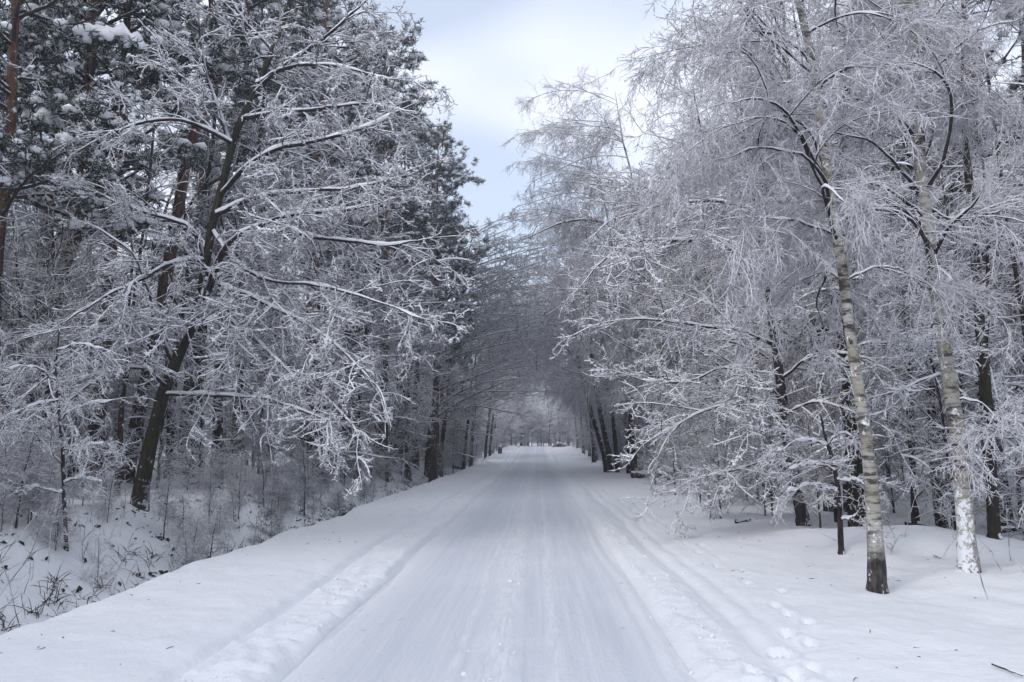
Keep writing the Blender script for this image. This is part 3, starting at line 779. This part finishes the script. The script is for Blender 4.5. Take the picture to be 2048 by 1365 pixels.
# dark trunks that stand along the left bank
for k, (pts, d, r0, lab) in enumerate((
        ([(686, 938), (690, 880), (694, 820), (698, 740), (700, 600), (705, 430), (715, 250)], 29.5, .27, 'thick dark trunk with a hollow-looking foot on the left bank beyond the forked tree'),
        ([(792, 928), (800, 870), (806, 800), (800, 720), (795, 600), (790, 480)], 40, .20, 'dark tapering trunk on the left bank where the ditch narrows'),
        ([(868, 925), (875, 880), (883, 820), (888, 740), (900, 600)], 52, .17, 'slim leaning dark trunk far along the left bank'),
        ([(390, 945), (394, 880), (396, 800), (398, 700), (400, 560), (405, 400)], 21, .16, 'straight mossy trunk in the wood just right of the forked tree'))):
    hero('broadleaf_tree', lab, 'tree', 230 + k, col(pts, d), [r0 * 1.35, r0, r0 * .95, r0 * .85, r0 * .6, r0 * .3],
         [], thin(TW['broad'], (.55, .5, .5), 1.5), bark='bark_moss' if k == 3 else 'bark_dark', S=9,
         extra=dict(per_m=1.5, t0=.28, t1=.97, ang=(45, 85), L=(1.5, 3.6), grav=.03, wander=.1, up=.15, rr=.5, rmax=.06, rtip=.012))
print('heroes', time.time() - T0)

# ------------------------------------------------------------------ tree kinds copied through the wood
broads = [make_proto_broad(301, 14, (3.2, 0), 34, (2.0, 4.4), (.56, .58, .58), bias=4.0, r=1.25, start=.20),
          make_proto_broad(302, 13.5, (.8, .4), 30, (1.6, 3.8), (.66, .68, .66), bias=.8, r=1.2),
          make_proto_broad(303, 9.5, (1.2, -.3), 30, (1.3, 3.2), (.8, .75, .72), bias=1.0, start=.08, r=1.15)]
birches = [make_proto_broad(311, 17, (2.0, 0), 46, (2.0, 4.4), (.78, .78, .78), 'birch', .16, (30, 65), .3, .13, 'bark_birch', 'rime_twig', .07, 2.4, r=1.35),
           make_proto_broad(312, 16, (.6, .5), 46, (1.8, 3.8), (.74, .78, .78), 'birch', .18, (30, 65), .35, .12, 'bark_dark', 'rime_twig', .07, .4, r=1.35)]
arch = make_proto_broad(305, 13, (1.7, .3), 40, (2.2, 4.6), (.50, .50, .36), bias=4.4, r=2.1, start=.30, ang=(40, 85), up=.22, r0=.13, twig='rime_twig')
low = make_proto_broad(306, 8.0, (.9, .2), 36, (1.4, 3.2), (.55, .55, .42), bias=.7, r=1.9, start=.03, ang=(45, 90), up=.05, r0=.09)
pines = [make_proto_pine(321, 20, .36, 3.7, .21, .85), make_proto_pine(322, 18, .32, 3.5, .19, .9, .4)]
young = [make_proto_broad(331, 4.0, (.3, .1), 26, (.6, 1.5), (.9, .8, .7), start=.06, r0=.035),
         make_proto_broad(332, 6.0, (.5, .0), 26, (.8, 2.0), (.8, .7, .7), start=.10, r0=.05)]
print('protos', time.time() - T0)

rng = np.random.default_rng(9)
def spot(x, y): return (x, y, gh(x, y))
ORD9 = 'first second third fourth fifth sixth seventh eighth ninth tenth eleventh'.split()
# pines whose tops make the skyline on the left
for (x, y, s, rz, lab) in ((-7.0, 25, 1.04, .3, 'tall dark pine at the top of the left skyline, nearest of three in a row'),
                           (-6.3, 32.5, 1.0, 2.0, 'dark pine on the left skyline, middle of three in a row'),
                           (-5.2, 40, .92, 4.0, 'dark pine on the left skyline jutting farthest over the road, last of three')):
    put(pines[0 if s != 1.0 else 1], 'pine_tree', lab, 'tree', spot(x, y), rz, s if s != 1.0 else 1.12, 'pines on the left skyline')

for k, (x, y, s_) in enumerate(((-8.0, 28.5, 1.0), (-7.2, 36.5, 1.08), (-6.6, 43, 1.0), (-6.0, 48, .95), (-10.2, 23, 1.0), (-11, 29, 1.1), (-9.5, 33, 1.05), (-9.2, 40, 1.1), (-8.2, 47, 1.1), (-12.5, 19.5, 1.0), (-9.8, 17.5, .9))):
    put(pines[k % 2], 'pine_tree', ORD9[k] + ' of the dark pines massed behind the left row, counted from the road outward', 'tree', spot(x, y), 1.1 * k, s_, 'pines massed behind the left row')
# trees that line the road and arch over it
GL, GR = 'frosted trees arching over the road from the left', 'frosted birches arching over the road from the right'
ORD = 'nearest second third fourth fifth sixth seventh eighth ninth tenth eleventh twelfth thirteenth fourteenth fifteenth sixteenth'.split()
KIND = [broads[0], broads[1], broads[2], birches[0], birches[1], arch, low]
NAME = ['broadleaf_tree'] * 3 + ['birch_tree'] * 2 + ['broadleaf_tree'] * 2
for k, (y, x, p) in enumerate(((21, -8.2, 1), (24.5, -7.2, 6), (29, -6.6, 1), (35, -6.4, 6), (38.5, -6.2, 1), (42, -5.8, 0), (45.5, -5.4, 5), (50, -5.6, 6), (54, -5.3, 5), (60, -5.2, 5), (67, -5.0, 5), (75, -4.9, 5), (83, -4.8, 5), (92, -4.8, 5), (101, -5, 6))):
    put(KIND[p], NAME[p], ORD[k] + ' in the row of frosted trees arching over the road from the left bank', 'tree', spot(x + (rng.normal(0, .5) if y > 45 else 0), y + rng.normal(0, .8)), rng.normal(0, .3), rng.uniform(.9, 1.15) if y > 45 else rng.uniform(.9, 1.0), GL)
for k, (y, x, p) in enumerate(((17.5, 8.6, 4), (22, 8.0, 4), (26.5, 7.4, 4), (30.5, 7.0, 4), (34, 5.6, 3), (38.5, 4.9, 3), (43, 4.9, 3), (48, 4.8, 3), (53, 4.6, 5), (58, 4.4, 5), (64, 4.3, 5), (71, 4.2, 5), (79, 4.2, 5), (88, 4.3, 5), (98, 4.6, 5))):
    put(KIND[p], NAME[p], ORD[k] + ' in the row of frosted trees arching over the road from the right verge', 'tree', spot(x + (rng.normal(0, .5) if y > 50 else 0), y), math.pi + rng.normal(0, .3), rng.uniform(.92, 1.14), GR)

for k in range(26):
    sd = -1 if k % 2 else 1; y = 44 + 62 * ((k // 2) + rng.random()) / 13; x = (-6.4 if sd < 0 else 5.6) + rng.normal(0, .5)
    put(low, 'broadleaf_tree', 'bushy low-branched frosted tree filling the gaps between the far trunks on the ' + ('left bank' if sd < 0 else 'right verge'), 'tree', spot(x, y), rng.uniform(0, 6.28), rng.uniform(.5, .85), 'bushy trees between the far ' + ('left trunks' if sd < 0 else 'right trunks'))
placed = [(-8, 28.5), (-7.2, 36.5), (-10.2, 23), (-11, 29), (-9.5, 33), (-9.2, 40), (-8.2, 47), (-12.5, 19.5), (-9.8, 17.5), (-7.2, 14.4), (5, 15), (5, 9.3), (-7.9, 26), (-6.9, 34.5)]
def ok(x, y, d):
    return all((x - a) ** 2 + (y - b) ** 2 > d * d for a, b in placed)
def scatter(n, fx, fy, dmin, fn, tries=4000):
    c = 0
    for _ in range(tries):
        if c >= n: break
        y = fy(); x = fx(y)
        if x is None or not ok(x, y, dmin): continue
        placed.append((x, y)); fn(c, x, y); c += 1
    return c
def left_x(y): return -(8.6 + rng.random() ** 1.2 * max(2, .74 * y + 12 - 8.6))
def right_x(y): return 7.2 + rng.random() ** 1.2 * max(2, .68 * y + 12 - 7.2)
def zone(x, y):
    d = np.array([x, y, gh(x, y)]) - CAM; w = d @ cF; px = 1024 + FPX * (d @ cRt) / max(w, .1)
    side = 'left' if x < 0 else 'right'
    rank = 'front' if y < 28 else 'middle' if y < 52 else 'farthest'
    Z = [(-15, 'outside the picture'), (130, 'near the left edge'), (330, 'behind the forked trunk'), (540, 'beside the forked trunk'), (740, 'behind the thick dark trunk'), (1075, 'along the far left bank'),
         (1330, 'around the stout mossy trunk'), (1540, 'beside the low-boughed tree'), (1740, 'behind the dark-footed birch'), (1930, 'between the two birches'), (2063, 'by the right edge'), (1e9, 'outside the picture')]
    return 'in the %s ranks of the %s wood, %s' % (rank, side, next(t for a, t in Z if px < a))
GWL, GWR = 'trees standing in the wood left of the road', 'trees standing in the wood right of the road'
def fl(c, x, y):
    if c % 6 == 5: put(pines[c % 2], 'pine_tree', 'dark pine ' + zone(x, y), 'tree', spot(x, y), rng.uniform(0, 6.28), rng.uniform(.8, 1.0), GWL)
    else: put(broads[c % 3], 'broadleaf_tree', 'frosted tree ' + zone(x, y), 'tree', spot(x, y), rng.uniform(0, 6.28), rng.uniform(.8, 1.15), GWL)
def fr(c, x, y):
    if c % 5 == 4: put(pines[c % 2], 'pine_tree', 'dark pine ' + zone(x, y), 'tree', spot(x, y), rng.uniform(0, 6.28), rng.uniform(.8, 1.0), GWR)
    elif c % 2: put(birches[(c // 2) % 2], 'birch_tree', 'fine-twigged birch ' + zone(x, y), 'tree', spot(x, y), rng.uniform(0, 6.28), rng.uniform(.8, 1.05), GWR)
    else: put(broads[c % 3], 'broadleaf_tree', 'frosted tree ' + zone(x, y), 'tree', spot(x, y), rng.uniform(0, 6.28), rng.uniform(.8, 1.15), GWR)
scatter(105, left_x, lambda: 12 + 78 * rng.random() ** 1.2, 2.5, fl)
scatter(100, right_x, lambda: 12 + 78 * rng.random() ** 1.2, 2.5, fr)
# the same wood goes on beside and behind the camera
for k, (x, y) in enumerate(((-9.5, 9), (-10.5, 5), (-9, 1.5), (-12, -2), (-9, -5), (-11, -9), (-9, -13), (-14, 3), (-15, -7), (9.5, 6), (8.5, 2), (10, -3), (9, -8), (12, 1), (11, -13))):
    put(broads[(1, 0, 2)[k % 3]], 'broadleaf_tree', 'frosted tree of the wood beside and behind the viewer, outside the picture', 'tree', spot(x, y), rng.uniform(0, 6.28), rng.uniform(.85, 1.1), 'trees outside the picture')
# the wood that closes the view where the road bends away
def fe(c, x, y):
    put((low, low, arch, broads[2])[c % 4], 'broadleaf_tree', 'pale frosted tree in the wood that closes the end of the road', 'tree', spot(x, y), rng.uniform(0, 6.28), rng.uniform(1.0, 1.5), 'trees closing the end of the road')
scatter(60, lambda y: rng.uniform(-30, 30), lambda: 113 + 45 * rng.random() ** 1.5, 2.6, fe)

for k in range(64):
    x = -22 + 44 * ((k % 32) + rng.random()) / 32; y = (109 if k < 32 else 114) + 4 * rng.random()
    if abs(x - 1.5) < 5: y += 4
    put(young[k % 2], 'sapling', 'pale frosted thicket tree along the far bend of the road', 'sapling', spot(x, y), rng.uniform(0, 6.28), np.array([1.3, 1.3, 1.0]) * rng.uniform(.8, 1.3), 'thicket at the far bend')
# young growth under the trees
def yl(c, x, y):
    put(young[c % 2], 'sapling', 'frosted sapling ' + zone(x, y), 'sapling', spot(x, y), rng.uniform(0, 6.28), rng.uniform(.6, 1.1), 'young trees left of the road')
def yr(c, x, y):
    put(young[c % 2], 'sapling', 'frosted sapling ' + zone(x, y), 'sapling', spot(x, y), rng.uniform(0, 6.28), rng.uniform(.55, 1.05), 'young trees right of the road')
scatter(145, lambda y: -(7.6 + (10 + .25 * y) * rng.random() ** 1.4), lambda: 11 + 95 * rng.random() ** 1.2, 1.0, yl)
scatter(145, lambda y: (5.6 if y > 13 else 7.2) + (9 + .25 * y) * rng.random() ** 1.4, lambda: 11.5 + 95 * rng.random() ** 1.2, 1.0, yr)
for k, (px, py, d, sc) in enumerate(((1420, 985, 17.5, .42), (1440, 1000, 16.5, .36), (1530, 1005, 17, .5), (1545, 1015, 17, .45), (1400, 975, 21, .5), (1350, 965, 25, .5), (1450, 985, 20, .6), (1640, 1030, 14, .35), (1310, 955, 30, .55))):
    p = at(px, py, d)
    put(young[k % 2], 'shrub', ('nearest', 'second', 'third', 'fourth', 'fifth', 'sixth', 'seventh', 'eighth', 'farthest')[sorted((17.5, 16.5, 17, 17.01, 21, 25, 20, 14, 30)).index(d if k != 3 else 17.01)] + ' of the low frosted shrubs along the edge of the right verge', 'shrub', spot(p[0], d), rng.uniform(0, 6.28), sc, 'low shrubs along the right verge')
for k in range(84):
    y = 8 + 90 * rng.random() ** 1.4; x = -(5.9 + 1.8 * rng.random()) if y < 30 else -(5.2 + 2.0 * rng.random())
    if y < 15.5 and (abs(x / y + .50) < .09 or (y < 12 and abs(x / y + .60) < .05)): continue
    put(young[k % 2], 'shrub', 'low frosted scrub bush on the left ditch bank, ' + ('near the leaning forked tree' if y < 20 else 'beyond the forked tree' if y < 38 else 'far down the road'), 'shrub', spot(x, y), rng.uniform(0, 6.28), np.array([1, 1, .8]) * rng.uniform(.20, .44) * (1 if y < 30 else 1.5), 'scrub on the left ditch bank')
for k, (px, py, d, sc_) in enumerate(((215, 1030, 12.6, .2), (330, 1010, 13.6, .22), (370, 1000, 14.2, .2), (60, 1060, 11.2, .2), (200, 1080, 10.6, .16), (420, 985, 15.4, .22), (165, 1010, 13.2, .22), (480, 980, 16.6, .24))):
    p = at(px, py, d)
    put(young[k % 2], 'shrub', ORD9[k] + ' of the small frosted bushes poking from the bank near the forked tree', 'shrub', spot(p[0], d), rng.uniform(0, 6.28), sc_, 'tiny bushes by the forked tree')
for k in range(60):
    y = 6.5 + 22 * rng.random() ** 1.1; x = -(5.3 + 2.1 * rng.random())
    if abs(x / y + .50) < .035 and 10 < y < 14.4: continue
    put(young[k % 2], 'shrub', 'ankle-high frosted bush in the belt along the left ditch, ' + ('before the forked tree' if y < 14 else 'past the forked tree'), 'shrub', spot(x, y), rng.uniform(0, 6.28), np.array([1.2, 1.2, .8]) * rng.uniform(.10, .19), 'ankle-high bushes along the left ditch')
for k in range(22):
    y = 32 + 70 * rng.random(); x = 5.0 + 1.6 * rng.random() - .012 * y
    put(young[k % 2], 'shrub', 'frosted scrub bush under the far trees right of the road', 'shrub', spot(x, y), rng.uniform(0, 6.28), rng.uniform(.35, .6), 'scrub under the far right trees')
pole = make_proto_broad(341, 8.5, (.5, .2), 9, (.8, 1.8), (.5, .6, .5), start=.30, r0=.055)
pole2 = make_proto_broad(342, 7.0, (-.3, .4), 8, (.7, 1.6), (.5, .6, .5), start=.28, r0=.04)
for k in range(30):
    y = 10.8 + 15 * rng.random() ** 1.2; x = (6.3 if y < 13 else 5.4) + (2.5 + .36 * y) * rng.random()
    p = spot(x, y)
    put((pole, pole2)[k % 2], 'young_tree', 'thin dark stem ' + zone(x, y), 'young tree', p, rng.uniform(0, 6.28), rng.uniform(.8, 1.15), 'thin dark stems in the right wood')
for k in range(18):
    y = 13.5 + 14 * rng.random(); x = -(8.0 + .36 * y * rng.random())
    put((pole, pole2)[k % 2], 'young_tree', 'thin dark stem ' + zone(x, y), 'young tree', spot(x, y), rng.uniform(0, 6.28), rng.uniform(.8, 1.15), 'thin dark stems in the left wood')
print('wood', time.time() - T0)

# ------------------------------------------------------------------ undergrowth, leaves, logs
rng = np.random.default_rng(21)
# bare bramble and grass stems on the bank
n = 1050
y = 5 + 45 * rng.random(n) ** 1.7; x = -(5.0 + 4.2 * rng.random(n)); x = np.where(rng.random(n) < .12, 4.2 + 3 * rng.random(n), x); 
z = ground_z(x, y)
P0 = np.stack([x, y, z - .03], -1); K = 6
d = unit(rng.normal(0, .35, (n, 3)) + np.array([0, 0, 1])); ln = rng.uniform(.25, 1.1, n) * np.where(rng.random(n) < .2, 1.5, 1)
P = np.empty((n, K, 3)); P[:, 0] = P0; p = P0
for k in range(1, K):
    d = unit(d + rng.normal(0, .12, (n, 3)) + np.array([0, 0, -.06])); p = p + d * (ln / (K - 1))[:, None]; P[:, k] = p
a = Acc(); a.tubes(P, np.tile(np.linspace(.006, .003, K), (n, 1)), 3, True, 0, rng)
Q, Rq = grow(rng, P, np.full((n, K), .006), 5, .3, 1, (30, 70), (.08, .3), 3, .03, .15, 0, 1, .8, .005, .003)
a.tubes(Q, Rq, 3, True, 0, rng)
tag(obj('undergrowth', a.mesh('undergrowth', [M['dry_stem']])), 'bare bramble and weed stems sticking out of the snowy bank', 'undergrowth', kind='stuff')
# dark grass tufts hanging over the ditch edge
a = Acc()
n = 380; y = 4.2 + 40 * rng.random(n) ** 1.8; x = -(4.7 + 1.5 * rng.random(n) ** 1.8); z = ground_z(x, y)
m_ = 14; c = np.repeat(np.stack([x, y, z], -1), m_, 0) + rng.normal(0, .05, (n * m_, 3)) * np.array([1, 1, .1])
d = unit(rng.normal(0, .7, (n * m_, 3)) + np.array([0, 0, .8])); ln = rng.uniform(.08, .32, n * m_)
P = np.empty((n * m_, 4, 3)); P[:, 0] = c
for k in range(1, 4):
    d = unit(d + np.array([0, 0, -.3])); P[:, k] = P[:, k - 1] + d * (ln / 3)[:, None]
a.tubes(P, np.tile([.0045, .0045, .0035, .0015], (n * m_, 1)), 3, True, 0, rng)
tag(obj('grass', a.mesh('grass', [M['dead_leaf']])), 'dark withered grass tufts along the ditch edge', 'grass', kind='stuff')
# fallen leaves and clods poking through the snow
a = Acc()
n = 5200; y = 4.5 + 50 * rng.random(n) ** 1.6; x = -(4.75 + 2.6 * rng.random(n) ** 2.0)
keep = (fbm(x * 1.6 + 40, y * 1.1, 3) > .25) | (rng.random(n) < .06); x, y = x[keep], y[keep]; n = len(x); z = ground_z(x, y) + .012
s = rng.uniform(.02, .06, n); th = rng.uniform(0, 6.28, n)
ux = np.stack([np.cos(th), np.sin(th), rng.normal(.3, .35, n)], -1) * s[:, None]; uy = np.stack([-np.sin(th), np.cos(th), rng.normal(.2, .35, n)], -1) * s[:, None] * .6
c = np.stack([x, y, z], -1)
v = np.stack([c - ux, c + uy + np.array([0, 0, .01]), c + ux, c - uy + np.array([0, 0, .012])], 1)
a.add(v.reshape(-1, 3), (np.arange(n) * 4)[:, None] + np.array([[0, 1, 2, 3]]))
pk = rng.random(n) < .12
a.blobs(c[pk] + np.array([0, 0, .01]), rng.uniform(.02, .05, pk.sum()), rng.uniform(.015, .04, pk.sum()), rng, 0, .35)
tag(obj('fallen_leaves', a.mesh('fallen_leaves', [M['dead_leaf']], smooth=False)), 'dark dead leaves and clods showing through the snow of the left bank', 'leaves', kind='stuff')

# loose crumbs of snow thrown up along the wheel ridges
n = 1100; y = 4.3 + 22 * rng.random(n) ** 1.7
x = np.where(rng.random(n) < .62, -2.12 + rng.normal(0, .17, n), 1.36 + rng.normal(0, .14, n)) - .10 * .7 * fbm(y * .35, y * 0 + 3.3, 2)
x = np.where(rng.random(n) < .2, -.32 + rng.normal(0, .12, n), x)
s = .005 + .022 * rng.random(n) ** 5
a = Acc(); a.blobs(np.stack([x, y, ground_z(x, y) + s * .2], -1), s, s * .8, rng, 0, .3)
tag(obj('snow_crumbs', a.mesh('snow_crumbs', [M['snow']])), 'loose crumbs of snow along the ridges beside the wheel tracks', 'snow', kind='stuff')

# bits of twig and bark dropped on the verges
n = 190; y = 4.6 + 26 * rng.random(n) ** 1.5; x = np.where(rng.random(n) < .4, -2.7 - 1.5 * rng.random(n), 1.7 + 3.6 * rng.random(n))
z = ground_z(x, y) + .004; th = rng.uniform(0, 6.28, n); L_ = rng.uniform(.008, .04, n)
d = np.stack([np.cos(th), np.sin(th), rng.normal(0, .12, n)], -1) * L_[:, None]; c = np.stack([x, y, z], -1)
a = Acc(); a.tubes(np.stack([c - d, c + rng.normal(0, .006, c.shape), c + d], 1), np.tile([.003, .0035, .002], (n, 1)), 3, True, 0, rng)
tag(obj('twig_litter', a.mesh('twig_litter', [M['dead_leaf']])), 'tiny bits of twig and bark scattered on the snowy verges', 'litter', kind='stuff')

def log(name, label, cat, p0, p1, r, bark='bark_dark', snow=.03):
    p0 = np.array(p0); p1 = np.array(p1)
    P = np.linspace(p0, p1, 9) + rng.normal(0, r * .18, (9, 3))
    root = thing(name, label, cat, (P[0] + P[-1]) / 2 - np.array([0, 0, r]))
    b = np.array(root.location)
    a = Acc(); a.tubes(P, np.linspace(r, r * .7, 9), 8, False, 0, rng, .06)
    for e, s in ((0, -1), (8, 1)):
        base = a.n - 72 + e * 8
        pass
    a2 = np.concatenate(a.v)
    a.t.append(np.array([(0, i + 1, i) for i in range(1, 7)])); a.tm.append(np.zeros(6, int))
    a.t.append(np.array([(64, 64 + i, 64 + i + 1) for i in range(1, 7)])); a.tm.append(np.zeros(6, int))
    obj('bark', a.mesh('bark', [M[bark]], b), root)
    s1 = Acc(); snow_on(s1, rng, P[None], np.linspace(r, r * .7, 9)[None], snow, 7)
    obj('snow_ridge', s1.mesh('snow_ridge', [M['snow']], b), root)
def on(px, py, d, up=.0):
    p = at(px, py, d); return (p[0], p[1], gh(p[0], p[1]) + up)
log('fallen_log', 'snow-topped fallen log at the foot of the stout mossy trunk', 'log', on(1262, 950, 36, .14), on(1335, 955, 35.5, .12), .15, snow=.06)
log('fallen_log', 'short dark log lying on the left bank far down the road', 'log', on(905, 905, 55, .16), on(932, 903, 55, .18), .15, snow=.04)
log('fallen_branch', 'snow-capped branch lying level in front of the mossy trunk in the left wood', 'branch', on(375, 965, 18.5, .10), on(445, 965, 18.3, .12), .05, snow=.03)
log('fallen_branch', 'thin fallen branch lying across the snow among the stems behind the two birches', 'branch', on(1810, 1020, 16, .12), on(1875, 1015, 16, .14), .05, snow=.01)
log('fallen_branch', 'short dark branch lying on the snow by the frosted brush right of the road', 'branch', on(1472, 1042, 15.6, .03), on(1500, 1036, 16.0, .04), .035, snow=.015)
log('stick', 'bare stick lying on the snow in the lower right corner', 'stick', on(1985, 1325, 5.9, .015), on(2045, 1350, 5.6, .02), .008, snow=.002)
log('stick', 'short twig poking from the snow hummock between the two birches', 'stick', on(1866, 1085, 10.6, .02), on(1882, 1100, 10.2, .03), .008, snow=.002)
log('fallen_branch', 'dark fallen branch on the low snow beside the right edge of the picture', 'branch', on(1990, 1020, 15.5, .1), on(2060, 1016, 15.5, .1), .06, snow=.02)
# stump and brush heap at the end of the road
p = on(1000, 900, 78); a = Acc()
PP = np.array(p) + np.array([[0, 0, -.2], [0, 0, .25], [.03, 0, .6], [.04, 0, .85]]); a.tubes(PP, [.24, .20, .18, .13], 9, True, 0, rng, .08)
root = thing('tree_stump', 'dark broken stump on the left verge far down the road', 'stump', p)
obj('bark', a.mesh('bark', [M['bark_dark']], np.array(p)), root)
a = Acc(); a.blobs(np.array(p) + np.array([[.04, 0, .86]]), .15, .07, rng); obj('snow_cap', a.mesh('snow_cap', [M['snow']], np.array(p)), root)
p = np.array(on(1118, 893, 104)); root = thing('brush_heap', 'snow-capped heap of dark brushwood where the road ends', 'brush heap', p)
a = Acc(); n = 130; c = p + rng.normal(0, 1, (n, 3)) * np.array([.36, .3, .0]) + np.array([0, 0, 1]) * rng.uniform(0, .5, (n, 1)) ** 1.4
d = unit(rng.normal(0, 1, (n, 3)) * np.array([1, 1, .35])); ln = rng.uniform(.4, .9, (n, 1))
a.tubes(np.stack([c - d * ln * .5, c, c + d * ln * .5], 1), np.tile([.035, .035, .015], (n, 1)), 4, True, 0, rng)
obj('branches', a.mesh('branches', [M['bark_dark']], p), root)
a = Acc(); n = 26; c = p + rng.normal(0, 1, (n, 3)) * np.array([.28, .25, .05]); c[:, 2] += .55 - 1.0 * (c[:, 0] - p[0]) ** 2; a.blobs(c, .13, .07, rng)
obj('snow_cap', a.mesh('snow_cap', [M['snow']], p), root)

# ------------------------------------------------------------------ frosty air
HAZE = 0.0027
if HAZE:
    a = Acc(); x0, x1, y0, y1, z0, z1 = -950, 950, -60, 950, -3, 27
    v = [(x, y, z) for z in (z0, z1) for y in (y0, y1) for x in (x0, x1)]
    a.add(v, [(0, 2, 3, 1), (4, 5, 7, 6), (0, 1, 5, 4), (2, 6, 7, 3), (0, 4, 6, 2), (1, 3, 7, 5)])
    m = bpy.data.materials.new('haze'); m.use_nodes = True; n = m.node_tree.nodes; n.clear()
    mo = n.new('ShaderNodeOutputMaterial'); pv = n.new('ShaderNodeVolumePrincipled')
    pv.inputs['Density'].default_value = HAZE; pv.inputs['Color'].default_value = (.86, .90, .98, 1); pv.inputs['Anisotropy'].default_value = .2
    m.node_tree.links.new(pv.outputs[0], mo.inputs['Volume'])
    tag(obj('haze', a.mesh('haze', [m], smooth=False)), 'thin pale frosty haze filling the air between the trees', 'haze', kind='stuff')

tri = sum(sum(len(p.vertices) - 2 for p in me.polygons) if len(me.polygons) < 5000 else len(me.loops) - 2 * len(me.polygons) for me in bpy.data.meshes)
print('TRIANGLES', tri, 'objects', len(bpy.data.objects), 'time', time.time() - T0)
